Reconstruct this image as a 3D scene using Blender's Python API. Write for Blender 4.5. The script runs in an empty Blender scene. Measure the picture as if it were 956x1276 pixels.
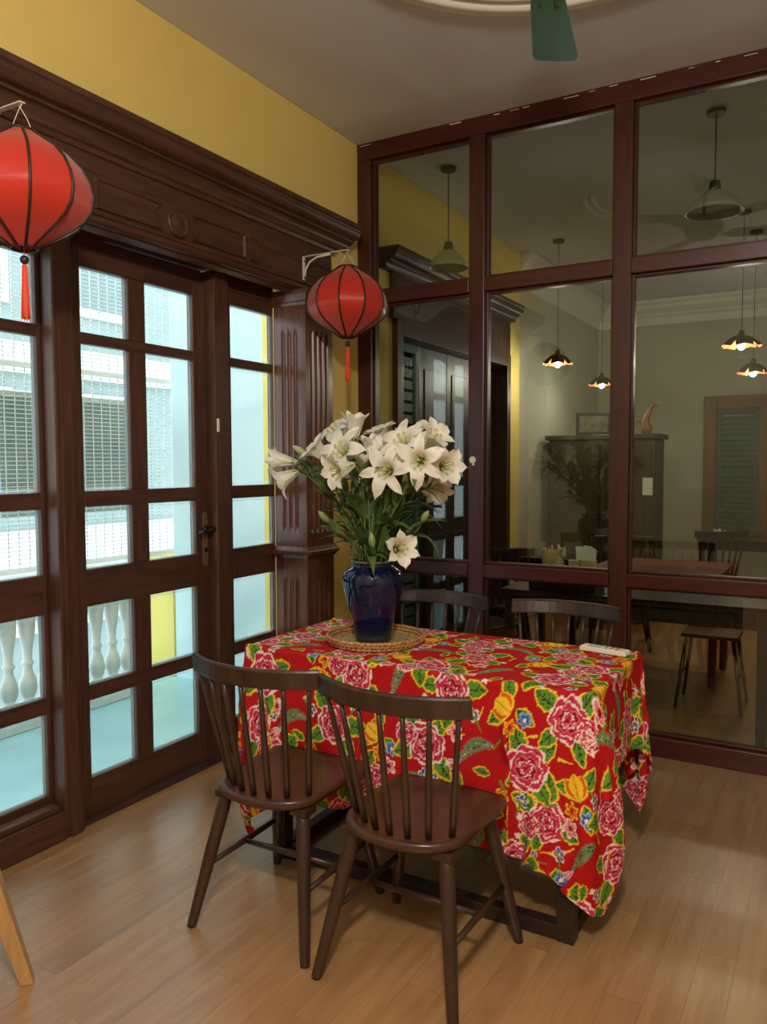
import bpy, bmesh, math, random
import numpy as np
from mathutils import Vector, Matrix
PI = math.pi
random.seed(7)
scene = bpy.context.scene
COL = scene.collection

# ------------------------------------------------------------------ camera
F_PX, YAW, PITCH, ROLL = 991.632, math.radians(-29.918), math.radians(-3.4146), math.radians(-0.186)
CAM = Vector((2.5186, -4.0765, 1.47))
fw = Vector((math.sin(YAW)*math.cos(PITCH), math.cos(YAW)*math.cos(PITCH), math.sin(PITCH)))
rt = Vector((math.cos(YAW), -math.sin(YAW), 0)); up = rt.cross(fw)
rt2 = rt*math.cos(ROLL)+up*math.sin(ROLL); up2 = -rt*math.sin(ROLL)+up*math.cos(ROLL)
cd = bpy.data.cameras.new('camera'); cd.sensor_fit = 'HORIZONTAL'; cd.sensor_width = 36.0
cd.lens = F_PX/956*36; cd.clip_start = .05; cd.clip_end = 200
cam = bpy.data.objects.new('camera', cd); COL.objects.link(cam)
M = Matrix((rt2, up2, -fw)).transposed().to_4x4(); M.translation = CAM
cam.matrix_world = M
scene.camera = cam

# ------------------------------------------------------------------ world, exposure
w = bpy.data.worlds.new('sky'); scene.world = w; w.use_nodes = True
bg = w.node_tree.nodes['Background']
bg.inputs[0].default_value = (.78, .94, 1.0, 1); bg.inputs[1].default_value = 1.9
scene.view_settings.view_transform = 'Standard'; scene.view_settings.look = 'None'
scene.view_settings.exposure = 1.0; scene.view_settings.gamma = 1.0
scene.view_settings.use_curve_mapping = False
scene.cycles.use_denoising = True
scene.cycles.max_bounces = 10; scene.cycles.transparent_max_bounces = 24; scene.cycles.diffuse_bounces = 5
scene.cycles.caustics_reflective = False; scene.cycles.caustics_refractive = False
scene.cycles.sample_clamp_indirect = 6.0

CEILING_LAMP_OFFSCREEN = ((2.52, -4.15, 2.9), 98)      # lamp of the dining side above the viewer: it lights the cloth front and throws the lantern's shadow on the yellow strip
BEYOND_W = 6.0

# ------------------------------------------------------------------ mesh helpers
class MB:
    def __init__(s): s.v = []; s.f = []; s.m = []; s.cur = 0
    def add(s, vs, fs, m=None):
        o = len(s.v); s.v += [tuple(p) for p in vs]
        for f in fs: s.f.append(tuple(i+o for i in f)); s.m.append(s.cur if m is None else m)
        return s
    def box(s, x0, x1, y0, y1, z0, z1):
        if x0 > x1: x0, x1 = x1, x0
        if y0 > y1: y0, y1 = y1, y0
        if z0 > z1: z0, z1 = z1, z0
        v = [(x, y, z) for x in (x0, x1) for y in (y0, y1) for z in (z0, z1)]
        return s.add(v, [(0,1,3,2),(4,6,7,5),(0,4,5,1),(2,3,7,6),(0,2,6,4),(1,5,7,3)])
    def obox(s, c, ax, ay, az, hx, hy, hz):
        c, ax, ay, az = Vector(c), Vector(ax).normalized(), Vector(ay).normalized(), Vector(az).normalized()
        v = [c+ax*hx*i+ay*hy*j+az*hz*k for i in (-1,1) for j in (-1,1) for k in (-1,1)]
        return s.add(v, [(0,1,3,2),(4,6,7,5),(0,4,5,1),(2,3,7,6),(0,2,6,4),(1,5,7,3)])
    def tube(s, pts, r, n=8, caps=True, flat=1.0):
        pts = [Vector(p) for p in pts]
        rs = r if isinstance(r, (list, tuple)) else [r]*len(pts)
        rings = []; ref = None
        for i, p in enumerate(pts):
            t = (pts[min(i+1, len(pts)-1)]-pts[max(i-1, 0)]).normalized()
            if ref is None: ref = Vector((0,0,1)) if abs(t.z) < .9 else Vector((1,0,0))
            a = (ref-t*ref.dot(t)).normalized(); b = t.cross(a); ref = a
            rings.append([p+(a*math.cos(2*PI*k/n)+b*math.sin(2*PI*k/n)*flat)*rs[i] for k in range(n)])
        v = [q for ri in rings for q in ri]; f = []
        for i in range(len(pts)-1):
            for k in range(n):
                f.append((i*n+k, i*n+(k+1) % n, (i+1)*n+(k+1) % n, (i+1)*n+k))
        if caps: f.append(tuple(range(n-1, -1, -1))); f.append(tuple((len(pts)-1)*n+k for k in range(n)))
        return s.add(v, f)
    def lathe(s, prof, n=24, c=(0,0,0), a0=0, a1=2*PI):
        full = abs(a1-a0-2*PI) < 1e-6; m = n if full else n+1
        v = []; f = []
        for r, z in prof:
            for k in range(m):
                a = a0+(a1-a0)*k/n; v.append((c[0]+r*math.cos(a), c[1]+r*math.sin(a), c[2]+z))
        for i in range(len(prof)-1):
            for k in range(n):
                k2 = (k+1) % m
                f.append((i*m+k, i*m+k2, (i+1)*m+k2, (i+1)*m+k))
        return s.add(v, f)
    def prism(s, poly, z0, z1, axis='z'):
        n = len(poly)
        def P(a, b, c): return (a, b, c) if axis == 'z' else ((a, c, b) if axis == 'y' else (c, a, b))
        v = [P(a, b, z0) for a, b in poly]+[P(a, b, z1) for a, b in poly]
        f = [tuple(range(n-1, -1, -1)), tuple(range(n, 2*n))]+[(i, (i+1) % n, n+(i+1) % n, n+i) for i in range(n)]
        return s.add(v, f)
    def grid(s, rows):
        nr, nc = len(rows), len(rows[0])
        return s.add([p for r in rows for p in r], [(i*nc+j, i*nc+j+1, (i+1)*nc+j+1, (i+1)*nc+j) for i in range(nr-1) for j in range(nc-1)])
    def mesh(s, name, mats, smooth=False):
        me = bpy.data.meshes.new(name); me.from_pydata(s.v, [], s.f)
        for m in (mats if isinstance(mats, (list, tuple)) else [mats]): me.materials.append(m)
        if any(s.m): me.polygons.foreach_set('material_index', s.m)
        bm = bmesh.new(); bm.from_mesh(me); bmesh.ops.recalc_face_normals(bm, faces=bm.faces); bm.to_mesh(me); bm.free()
        if smooth: me.polygons.foreach_set('use_smooth', [True]*len(me.polygons))
        me.update(); return me
    def build(s, name, mats, parent=None, smooth=False, bevel=0, loc=None, seg=2):
        return link(name, s.mesh(name, mats, smooth), parent, bevel, loc, seg)

def link(name, me, parent=None, bevel=0, loc=None, seg=2):
    o = bpy.data.objects.new(name, me); COL.objects.link(o)
    if parent: o.parent = parent
    if loc: o.location = loc
    if bevel:
        b = o.modifiers.new('bevel', 'BEVEL'); b.width = bevel; b.segments = seg; b.limit_method = 'ANGLE'; b.angle_limit = math.radians(40)
    return o
def tag(o, label, cat, group=None, kind=None):
    o['label'] = label; o['category'] = cat
    if group: o['group'] = group
    if kind: o['kind'] = kind
    return o
def empty(name, loc, label, cat, group=None, kind=None, rz=0):
    o = bpy.data.objects.new(name, None); COL.objects.link(o); o.location = loc; o.rotation_euler = (0, 0, rz)
    o.empty_display_size = .1
    return tag(o, label, cat, group, kind)
def copy_tree(o, parent=None):
    c = o.copy(); COL.objects.link(c)
    if parent: c.parent = parent
    for ch in list(o.children): copy_tree(ch, c)
    return c
def bx(name, mat, parent, x0, x1, y0, y1, z0, z1, bevel=.003):
    return MB().box(x0, x1, y0, y1, z0, z1).build(name, mat, parent, bevel=bevel)

# ------------------------------------------------------------------ materials
def srgb(r, g, b): 
    def c(u):
        u /= 255; return u/12.92 if u <= .04045 else ((u+.055)/1.055)**2.4
    return (c(r), c(g), c(b), 1)
def nm(name):
    m = bpy.data.materials.new(name); m.use_nodes = True; nt = m.node_tree
    return m, nt, nt.nodes['Principled BSDF']
def plain(name, col, rough=.6, metal=0, spec=.5, noise=0, nscale=20, bump=0, sheen=0, coat=0):
    m, nt, p = nm(name)
    p.inputs['Base Color'].default_value = col; p.inputs['Roughness'].default_value = rough
    p.inputs['Metallic'].default_value = metal; p.inputs['Specular IOR Level'].default_value = spec
    p.inputs['Sheen Weight'].default_value = sheen; p.inputs['Coat Weight'].default_value = coat
    if noise or bump:
        tc = nt.nodes.new('ShaderNodeTexCoord'); n = nt.nodes.new('ShaderNodeTexNoise'); n.inputs['Scale'].default_value = nscale; n.inputs['Detail'].default_value = 6
        nt.links.new(tc.outputs['Object'], n.inputs['Vector'])
        if noise:
            r = nt.nodes.new('ShaderNodeValToRGB'); r.color_ramp.elements[0].position = .3; r.color_ramp.elements[1].position = .7
            r.color_ramp.elements[0].color = tuple(c*(1-noise) for c in col[:3])+(1,); r.color_ramp.elements[1].color = tuple(min(1, c*(1+noise)) for c in col[:3])+(1,)
            nt.links.new(n.outputs[0], r.inputs[0]); nt.links.new(r.outputs[0], p.inputs['Base Color'])
        if bump:
            b = nt.nodes.new('ShaderNodeBump'); b.inputs['Strength'].default_value = bump; b.inputs['Distance'].default_value = .002
            nt.links.new(n.outputs[0], b.inputs['Height']); nt.links.new(b.outputs[0], p.inputs['Normal'])
    return m
def wood(name, dark, light, rough=.35, scale=(30, 2, 30), rnd=False, bump=.15, spec=.5, tone=0):
    """grain runs along the axis with the small scale"""
    m, nt, p = nm(name); N = nt.nodes.new; L = nt.links.new
    tc = N('ShaderNodeTexCoord'); mp = N('ShaderNodeMapping'); mp.inputs['Scale'].default_value = scale
    src = tc.outputs['Object']
    if rnd:
        oi = N('ShaderNodeObjectInfo'); ad = N('ShaderNodeVectorMath'); ad.operation = 'MULTIPLY_ADD'
        cb = N('ShaderNodeCombineXYZ')
        for k in range(3): L(oi.outputs['Random'], cb.inputs[k])
        L(cb.outputs[0], ad.inputs[0]); ad.inputs[1].default_value = (31, 17, 9); L(src, ad.inputs[2]); src = ad.outputs[0]
    L(src, mp.inputs['Vector'])
    n = N('ShaderNodeTexNoise'); n.inputs['Scale'].default_value = 1; n.inputs['Detail'].default_value = 5; n.inputs['Roughness'].default_value = .6; n.inputs['Distortion'].default_value = .6
    L(mp.outputs[0], n.inputs['Vector'])
    r = N('ShaderNodeValToRGB'); r.color_ramp.elements[0].position = .32; r.color_ramp.elements[1].position = .68
    r.color_ramp.elements[0].color = dark; r.color_ramp.elements[1].color = light
    L(n.outputs[0], r.inputs[0]); out = r.outputs[0]
    if rnd and tone:
        mr = N('ShaderNodeMapRange'); mr.inputs['To Min'].default_value = 1-tone; mr.inputs['To Max'].default_value = 1+tone
        L(oi.outputs['Random'], mr.inputs[0]); hs = N('ShaderNodeHueSaturation'); L(mr.outputs[0], hs.inputs['Value']); L(out, hs.inputs['Color']); out = hs.outputs[0]
    L(out, p.inputs['Base Color'])
    p.inputs['Roughness'].default_value = rough; p.inputs['Specular IOR Level'].default_value = spec
    b = N('ShaderNodeBump'); b.inputs['Strength'].default_value = bump; b.inputs['Distance'].default_value = .001
    L(n.outputs[0], b.inputs['Height']); L(b.outputs[0], p.inputs['Normal'])
    return m
def glass(name, tint=(1, 1, 1), ior=1.5, haze=0):
    m = bpy.data.materials.new(name); m.use_nodes = True; nt = m.node_tree; nt.nodes.clear(); N = nt.nodes.new; L = nt.links.new
    o = N('ShaderNodeOutputMaterial'); mx = N('ShaderNodeMixShader'); lw = N('ShaderNodeLayerWeight'); lw.inputs['Blend'].default_value = .5
    pw5 = N('ShaderNodeMath'); pw5.operation = 'POWER'; pw5.inputs[1].default_value = 5; L(lw.outputs['Facing'], pw5.inputs[0])
    f0 = ((ior-1)/(ior+1))**2; fr = N('ShaderNodeMath'); fr.operation = 'MULTIPLY_ADD'; fr.inputs[1].default_value = 1-f0; fr.inputs[2].default_value = f0; L(pw5.outputs[0], fr.inputs[0])
    t = N('ShaderNodeBsdfTransparent'); t.inputs[0].default_value = tint+(1,); g = N('ShaderNodeBsdfGlossy'); g.inputs['Roughness'].default_value = 0.0
    L(fr.outputs[0], mx.inputs[0]); L(g.outputs[0], mx.inputs[2]); a = t.outputs[0]
    if haze:
        m2 = N('ShaderNodeMixShader'); m2.inputs[0].default_value = haze; d = N('ShaderNodeBsdfTranslucent'); d.inputs[0].default_value = (.9, .95, .95, 1)
        L(t.outputs[0], m2.inputs[1]); L(d.outputs[0], m2.inputs[2]); a = m2.outputs[0]
    L(a, mx.inputs[1]); L(mx.outputs[0], o.inputs[0])
    return m
def emit(name, col, s):
    m = bpy.data.materials.new(name); m.use_nodes = True; nt = m.node_tree; nt.nodes.clear()
    o = nt.nodes.new('ShaderNodeOutputMaterial'); e = nt.nodes.new('ShaderNodeEmission'); e.inputs[0].default_value = col; e.inputs[1].default_value = s
    nt.links.new(e.outputs[0], o.inputs[0]); return m

W_DOOR_V = wood('mahogany_upright', srgb(66, 42, 32), srgb(94, 62, 47), .38, (40, 40, 3))
W_DOOR_H = wood('mahogany_level', srgb(66, 42, 32), srgb(94, 62, 47), .38, (40, 3, 40))
W_PIL = wood('pilaster_wood', srgb(82, 50, 40), srgb(116, 74, 60), .24, (46, 46, 3))
W_PART_V = wood('partition_upright', srgb(58, 27, 19), srgb(78, 37, 27), .33, (40, 40, 3))
W_PART_H = wood('partition_level', srgb(62, 22, 16), srgb(82, 31, 23), .33, (3, 40, 40))
W_CHAIR = wood('walnut_chair', srgb(48, 33, 24), srgb(70, 48, 35), .33, (14, 14, 5), bump=.06)
W_SEAT = wood('walnut_seat', srgb(60, 36, 28), srgb(84, 52, 40), .28, (26, 3, 26), bump=.06)
W_TABLE = wood('dark_table_wood', srgb(30, 19, 15), srgb(50, 32, 25), .4, (12, 12, 5), bump=.05)
W_PALE = wood('pale_beech', srgb(190, 150, 94), srgb(214, 174, 116), .4, (40, 40, 4))
W_FLOOR = wood('oak_laminate', srgb(156, 114, 72), srgb(182, 142, 96), .36, (26, 2.2, 26), True, .03, 1.0, .08)
_p = W_FLOOR.node_tree.nodes['Principled BSDF']; _p.inputs['Coat Weight'].default_value = .8; _p.inputs['Coat Roughness'].default_value = .32; _p.inputs['Coat IOR'].default_value = 1.6
W_FLOOR2 = wood('oak_laminate_sheet', srgb(160, 112, 66), srgb(196, 146, 94), .3, (12, 1, 12), bump=.04)
W_BROWN = wood('brown_window_wood', srgb(116, 76, 44), srgb(150, 100, 60), .45, (40, 40, 3))
W_RED = wood('red_stained_wood', srgb(96, 36, 26), srgb(128, 54, 38), .4, (3, 30, 30))
YELLOW = plain('yellow_paint', srgb(234, 204, 116), .65, noise=.03, nscale=3, bump=.05)
GREY = plain('grey_paint', srgb(196, 190, 170), .75, noise=.03, nscale=3)
WHITE = plain('ceiling_paint', srgb(214, 216, 219), .8, noise=.02, nscale=2)
PLASTER = plain('white_plaster', srgb(236, 232, 222), .6)
DISC = WHITE
G_DOOR = glass('door_glass'); G_BEV = glass('bevelled_glass_edge', (.93, .98, .98), 1.5, .25)
G_PART = glass('partition_glass', (.80, .84, .77), 1.54)
WHITE_METAL = plain('white_enamel_metal', srgb(228, 222, 214), .4)
BLACK = plain('black_lacquer', srgb(26, 22, 22), .35)
BRONZE = plain('aged_bronze', srgb(150, 122, 84), .38, metal=.6)
BRASS = plain('brass_dark', srgb(120, 92, 52), .4, metal=.7)
TEAL = plain('teal_fan_paint', srgb(100, 152, 142), .45)
TEAL_SH = plain('teal_shutter_paint', srgb(74, 104, 98), .6)
CREAM = plain('cream_plastic', srgb(232, 226, 204), .4)

# ------------------------------------------------------------------ setting: floor, ceiling, walls
H = 3.343
fl = MB().box(-.3, 5.05, -6.55, 5.7, -.12, -.012).build('floor', W_FLOOR2)
tag(fl, 'warm oak laminate floor of narrow planks', 'floor', kind='structure')
pw, pl = .1, 1.21
pmesh = MB().box(0, pw-.0005, 0, pl-.0008, -.012, 0).mesh('plank', W_FLOOR)
thr = MB().box(-.112, 5.05, -.005, .105, -.012, 0).build('plank', W_FLOOR, fl)
for i in range(31):
    x = -.112+i*pw
    off = (i*.437) % pl
    y1 = -.005
    first = True
    y = y1-off if off > .12 else y1-pl
    segs = []
    yy = y1
    k = 0
    while yy > -3.55:
        ln = (off if (k == 0 and off > .12) else pl)
        segs.append((yy-ln, ln)); yy -= ln; k += 1
    for (ya, ln) in segs:
        o = link('plank', pmesh, fl, loc=(x, ya, 0)); o.scale = (1, ln/pl, 1)
bx('plank', W_FLOOR2, fl, -.112, 5.05, -6.55, -3.56-1.2, -.012, -.001, 0)
bx('plank', W_FLOOR2, fl, 2.99, 5.05, -4.75, -.006, -.012, -.001, 0)
bx('plank', W_FLOOR2, fl, -.0, 5.05, .106, 5.6, -.012, -.001, 0)

ce = MB().box(-.3, 5.05, -6.55, .05, H, H+.12).build('ceiling', WHITE)
tag(MB().box(-.3, 5.05, .051, 5.7, H, H+.12).build('ceiling_beyond', WHITE), 'pale grey ceiling of the room behind the glass partition', 'ceiling', kind='structure')
tag(ce, 'pale grey painted ceiling above the dining table', 'ceiling', kind='structure')
FANC = (1.675, -1.60)
me_ = empty('trim_1', (FANC[0], FANC[1], H), 'round white plaster ceiling medallion around the ceiling fan', 'ceiling medallion', kind='structure')
MB().lathe([(.0, -.001), (.70, -.001), (.70, -.006), (0, -.006)], 64).build('medallion_disc', DISC, me_)
for r, h_, w_ in ((.845, .02, .022), (.79, .034, .026), (.73, .026, .02)):
    MB().lathe([(r+w_*math.cos(a), -.001-h_*math.sin(a)) for a in [PI*k/8 for k in range(9)]], 72).build('moulding_ring', PLASTER, me_, smooth=True)

wl = MB()
wl.box(-.3, 0, -3.05, -2.75, 0, H-.002); wl.box(-.3, 0, -.35, 0, 0, H-.002); wl.box(-.3, 0, -2.75, -.35, 2.42, H-.002)
tag(wl.build('wall_left', YELLOW), 'mustard yellow painted wall above and beside the glazed doors', 'wall', kind='structure')
tag(MB().box(-.3, 0, -6.5, -3.052, 0, H-.002).build('wall_left_rear', GREY), 'grey painted wall continuing past the yellow wall', 'wall', kind='structure')
tag(MB().box(-.3, 5.05, -6.55, -6.45, 0, H-.002).build('wall_rear', GREY), 'grey painted wall behind the dining table side of the room', 'wall', kind='structure')
tag(MB().box(5.0, 5.1, -6.45, 5.6, 0, H-.002).build('wall_right', GREY), 'grey painted side wall opposite the glazed doors', 'wall', kind='structure')
tag(MB().box(-.3, 5.0, 5.6, 5.7, 0, H-.002).build('wall_far', GREY), 'grey wall at the far end of the room behind the glass partition', 'wall', kind='structure')
wb = MB(); wb.box(-.3, 0, .1, .42, 0, H-.002); wb.box(-.3, 0, .42, 2.43, 2.4, H-.002); wb.box(-.3, -.17, .42, 2.43, 0, 2.4); wb.box(-.3, 0, 2.43, 2.74, 0, H-.002)
tag(wb.build('wall_left_beyond', YELLOW), 'yellow wall strip of the room behind the glass partition', 'wall', kind='structure')
tag(MB().box(-.3, -.06, 2.742, 5.6, 0, H-.002).build('wall_left_far', GREY), 'grey side wall with white crown moulding behind the dark cabinet', 'wall', kind='structure')
# crown moulding in the far room
t = empty('trim_2', (0, 0, 0), 'white stepped crown moulding along the far room ceiling', 'crown moulding', kind='structure')
cp = [(0, 0), (.17, 0), (.17, -.025), (.145, -.045), (.13, -.05), (.12, -.09), (.075, -.13), (.05, -.14), (.05, -.165), (.02, -.19), (.02, -.27), (0, -.27)]
MB().prism([(-.058+a, H-.004+b) for a, b in cp], 2.76, 5.6, 'y').build('moulding', PLASTER, t)
MB().prism([(5.598-a, H-.004+b) for a, b in cp], -.05, 5.0, 'x').build('moulding', PLASTER, t)
MB().prism([(4.998-a, H-.004+b) for a, b in cp], .2, 5.6, 'y').build('moulding', PLASTER, t)

# ------------------------------------------------------------------ door surround: entablature
en = empty('trim_3', (0, -1.55, 2.4), 'dark mahogany entablature with stepped cornice over the glazed doors', 'door surround', kind='structure')
def ew(name, mb, mat, bevel=.003, smooth=False, par=None):
    for i, v in enumerate(mb.v): mb.v[i] = (v[0], v[1]+1.55, v[2]-2.4)
    return mb.build(name, mat, par or en, bevel=bevel, smooth=smooth)
Y0, Y1 = -2.78, -.32
prof = [(0, 2.685), (.05, 2.685)]+[(.05+.03*(1-math.cos(a)), 2.69+.034*math.sin(a)) for a in [PI/2*k/6 for k in range(7)]]+[(.082, 2.736), (.092, 2.736)]+[(.092+.034*math.sin(a), 2.738+.04*(1-math.cos(a))) for a in [PI/2*k/6 for k in range(7)]]+[(.128, 2.784), (.136, 2.79), (.138, 2.812), (0, 2.812)]
def cornice(z0, par, ya, yb):
    return ew('cornice', MB().prism([(a, b) for a, b in prof], ya, yb, 'y'), W_DOOR_H, 0)
cornice(0, en, Y0-.15, -.165)
ew('frieze', MB().box(0, .03, Y0, Y1, 2.425, 2.686), W_DOOR_H)
ew('bed_moulding', MB().prism([(.028, 2.64), (.04, 2.645), (.046, 2.66), (.056, 2.668), (.056, 2.685), (.028, 2.685)], Y0-.02, Y1+.02, 'y'), W_DOOR_H, 0)
ew('architrave', MB().prism([(0, 2.39), (.024, 2.39), (.034, 2.40), (.04, 2.414), (.052, 2.42), (.052, 2.428), (.04, 2.434), (.03, 2.436), (0, 2.436)], Y0-.01, Y1+.01, 'y'), W_DOOR_H, 0)
ew('soffit_board', MB().prism([(-.3, 2.405), (-.205, 2.405), (-.1, 2.40), (-.03, 2.372), (.0, 2.384), (.0, 2.424), (-.3, 2.424)], -2.75, -.35, 'y'), W_DOOR_H, 0)
def raised_panel(poly):
    cy = sum(p[0] for p in poly)/len(poly); cz = sum(p[1] for p in poly)/len(poly)
    def sc(k): return [(cy+(a-cy)*(1-k/ .16), cz+(b-cz)*(1-k/.055)) for a, b in poly]
    mb = MB(); n = len(poly)
    rings = [[(.0295, a, b) for a, b in poly], [(.040, a, b) for a, b in sc(.002)], [(.040, a, b) for a, b in sc(.006)], [(.032, a, b) for a, b in sc(.0115)]]
    v = [p for r in rings for p in r]
    f = [(i*n+j, i*n+(j+1) % n, (i+1)*n+(j+1) % n, (i+1)*n+j) for i in range(3) for j in range(n)]+[tuple(3*n+j for j in range(n))]
    return mb.add(v, f)
def scoop(ya, yb, za, zb, left=False, right=False):
    zc = (za+zb)/2; r = (zb-za)/2
    p = [(ya, za)] if not left else [(ya, za)]+[(ya+.035*math.cos(PI*k/8-PI/2), zc+r*math.sin(PI*k/8-PI/2)) for k in range(1, 8)][:0]
    out = []
    out.append((ya, za)); out.append((yb, za))
    if right: out += [(yb-.04*math.sin(PI*k/8), za+(zb-za)*k/8) for k in range(1, 8)]
    out += [(yb, zb), (ya, zb)]
    if left: out += [(ya+.04*math.sin(PI*k/8), zb-(zb-za)*k/8) for k in range(1, 8)]
    return out
ew('frieze_panel', raised_panel(scoop(-1.945, -1.60, 2.447, 2.562, right=True)), W_DOOR_H, 0)
ew('frieze_panel', raised_panel(scoop(-1.42, -1.06, 2.447, 2.562, left=True)), W_DOOR_H, 0)
ew('frieze_panel', raised_panel(scoop(-2.40, -2.05, 2.447, 2.562)), W_DOOR_H, 0)
ew('frieze_panel', raised_panel(scoop(-1.03, -.975, 2.447, 2.562)), W_DOOR_H, 0)
ro = MB().lathe([(.061, 0), (.060, .012), (.052, .015), (.045, .004), (.042, .004), (.03, .013), (.0, .016)], 28)
ro.v = [(.0295+z, x-1.51, y+2.5) for x, y, z in ro.v]
ew('roundel', ro, W_DOOR_H, 0, True)

# fluted pilasters
def pilaster(name, ya, yb, label):
    p = empty(name, (0, (ya+yb)/2, 0), label, 'pilaster', kind='structure'); yc = (ya+yb)/2
    xf, xb = .05, -.16
    def fluted(z0, z1, flz0, flz1):
        # outline in (x,y) with fluted faces between flz0 and flz1
        def outline(depth):
            pts = []
            def face(p0, p1, nrm, n, m0):
                L_ = math.dist(p0, p1); d = ((p1[0]-p0[0])/L_, (p1[1]-p0[1])/L_)
                fwid = (L_-2*m0)/n
                pts.append(p0)
                for k in range(n):
                    s0 = m0+k*fwid+fwid*.14; s1 = m0+(k+1)*fwid-fwid*.14
                    for q in range(7):
                        a = q/6; s_ = s0+(s1-s0)*a; dd = depth*math.sin(PI*a)**.6 if 0 < q < 6 else 0
                        pts.append((p0[0]+d[0]*s_-nrm[0]*dd, p0[1]+d[1]*s_-nrm[1]*dd))
            face((xb, ya), (xf, ya), (0, -1), 3, .045)
            face((xf, ya), (xf, yb), (1, 0), 4, .035)
            face((xf, yb), (xb, yb), (0, 1), 3, .045)
            pts.append((xb, yb))
            return [(x, y-yc) for x, y in pts]
        o0, o1 = outline(0), outline(.011); mb = MB(); n = len(o0)
        lv = [(z0, o0), (flz0, o0), (flz0+.035, o1), (flz1-.035, o1), (flz1, o0), (z1, o0)]
        v = [(x, y, z) for z, o in lv for x, y in o]
        mb.add(v, [(i*n+j, i*n+(j+1) % n, (i+1)*n+(j+1) % n, (i+1)*n+j) for i in range(len(lv)-1) for j in range(n)])
        return mb
    fluted(1.03, 2.31, 1.1, 2.2).build('upper_shaft', W_PIL, p)
    fluted(.12, .965, .2, .86).build('lower_shaft', W_PIL, p)
    def slab(nm_, z0, z1, e, e2=None):
        e2 = e if e2 is None else e2; hy = (yb-ya)/2
        v = []
        for z, q in ((z0, e), (z1, e2)): v += [(xb, -hy-q, z), (xf+q, -hy-q, z), (xf+q, hy+q, z), (xb, hy+q, z)]
        return MB().add(v, [(3,2,1,0),(4,5,6,7),(0,1,5,4),(1,2,6,5),(2,3,7,6),(3,0,4,7)]).build(nm_, W_PIL, p, bevel=.003)
    slab('band', .965, .985, .004, .02); slab('band', .985, 1.008, .024); slab('band', 1.008, 1.03, .02, .004)
    slab('capital', 2.31, 2.33, .004, .012); slab('capital', 2.33, 2.368, .014, .03); slab('capital', 2.368, 2.39, .036)
    slab('base_block', 0, .10, .018); slab('base_block', .10, .12, .018, .002)
pilaster('trim_4', -.606, -.35, 'fluted mahogany pilaster beside the yellow wall strip and glass partition')
pilaster('trim_5', -2.75, -2.494, 'fluted mahogany pilaster at the far end of the door surround')

# ------------------------------------------------------------------ glazed doors
ROWS = [(.168, .495), (.56, .888), (1.043, 1.30), (1.365, 1.965), (2.01, 2.272)]
XF, XB = -.16, -.2
def pane_mesh(y0, y1, z0, z1, bev=.022, x=-.181):
    mb = MB(); a = .004
    # bevelled border on the room side, flat back
    o = [(x+.0015, y0, z0), (x+.0015, y1, z0), (x+.0015, y1, z1), (x+.0015, y0, z1)]
    i_ = [(x+a, y0+bev, z0+bev), (x+a, y1-bev, z0+bev), (x+a, y1-bev, z1-bev), (x+a, y0+bev, z1-bev)]
    b = [(x-.001, *p[1:]) for p in o]
    mb.add(o+i_+b, [(4,5,6,7), (8,11,10,9)], 0)
    mb.add(o+i_+b, [(0,1,5,4),(1,2,6,5),(2,3,7,6),(3,0,4,7)], 1)
    mb.add(o+b, [(0,4,5,1),(1,5,6,2),(2,6,7,3),(3,7,4,0)], 1)
    return mb
def glazed(root, ys, base, yroot, bottom=.012, top=2.338, bars=()):
    """ys: [outer0, pane0, pane1 (, pane2, pane3), outer1]"""
    def b(nm_, mat, y0, y1, z0, z1, x0=XB, x1=XF): return bx(nm_, mat, root, x0, x1, y0-yroot, y1-yroot, z0, z1, .0035)
    b('stile', W_DOOR_V, ys[0], ys[1], bottom, top); b('stile', W_DOOR_V, ys[-2], ys[-1], bottom, top)
    zz = [bottom]+[z for r in ROWS for z in r]+[top]
    for k in range(0, len(zz), 2): b('rail', W_DOOR_H, ys[1], ys[-2], zz[k], zz[k+1])
    pan = list(zip(ys[1:-1:2], ys[2:-1:2]))
    if len(pan) == 2:
        for z0, z1 in ROWS: b('mullion', W_DOOR_V, pan[0][1], pan[1][0], z0, z1)
    for (p0, p1) in pan:
        for z0, z1 in ROWS:
            pane_mesh(p0-yroot-.004, p1-yroot+.004, z0-.004, z1+.004).build('pane', [G_DOOR, G_BEV], root)
dr = empty('door_1', (0, -1.545, 0), 'dark mahogany door leaf with ten bevelled panes and bronze handle', 'door', kind='structure')
glazed(dr, [-1.96, -1.868, -1.618, -1.522, -1.224, -1.137], 0, -1.545)
hd = MB(); hy = -1.168+1.545
pts = [(hy+.019*math.cos(a)*1.0, .98+.02) for a in ()]
poly = [(hy+.017*math.cos(a), 1.222+.022*math.sin(a)) for a in [PI*k/8 for k in range(9)]]+[(hy+.017*math.cos(a), 1.0+.022*math.sin(a)) for a in [PI+PI*k/8 for k in range(9)]]
ho = MB().prism(poly, XF, XF+.007, 'x').build('handle', BRONZE, dr, bevel=.002)
ho_l = MB().tube([(XF+.005, hy, 1.158), (XF+.05, hy, 1.158), (XF+.056, hy-.012, 1.158), (XF+.055, hy-.05, 1.156), (XF+.052, hy-.085, 1.15)], [.011, .010, .010, .009, .011], 10).build('lever', BLACK, ho, smooth=True)
MB().tube([(XF+.004, hy, 1.158), (XF+.018, hy, 1.158)], [.02, .018], 16).build('rose', BLACK, ho, smooth=True)
MB().tube([(XF+.004, hy, 1.06), (XF+.012, hy, 1.06)], .011, 12).build('keyhole', BLACK, ho)
MB().tube([(XF+.02, hy+.0, 1.158), (XF+.03, hy+.035, 1.158)], [.012, .015], 10).build('knob', BLACK, ho, smooth=True)
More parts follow.
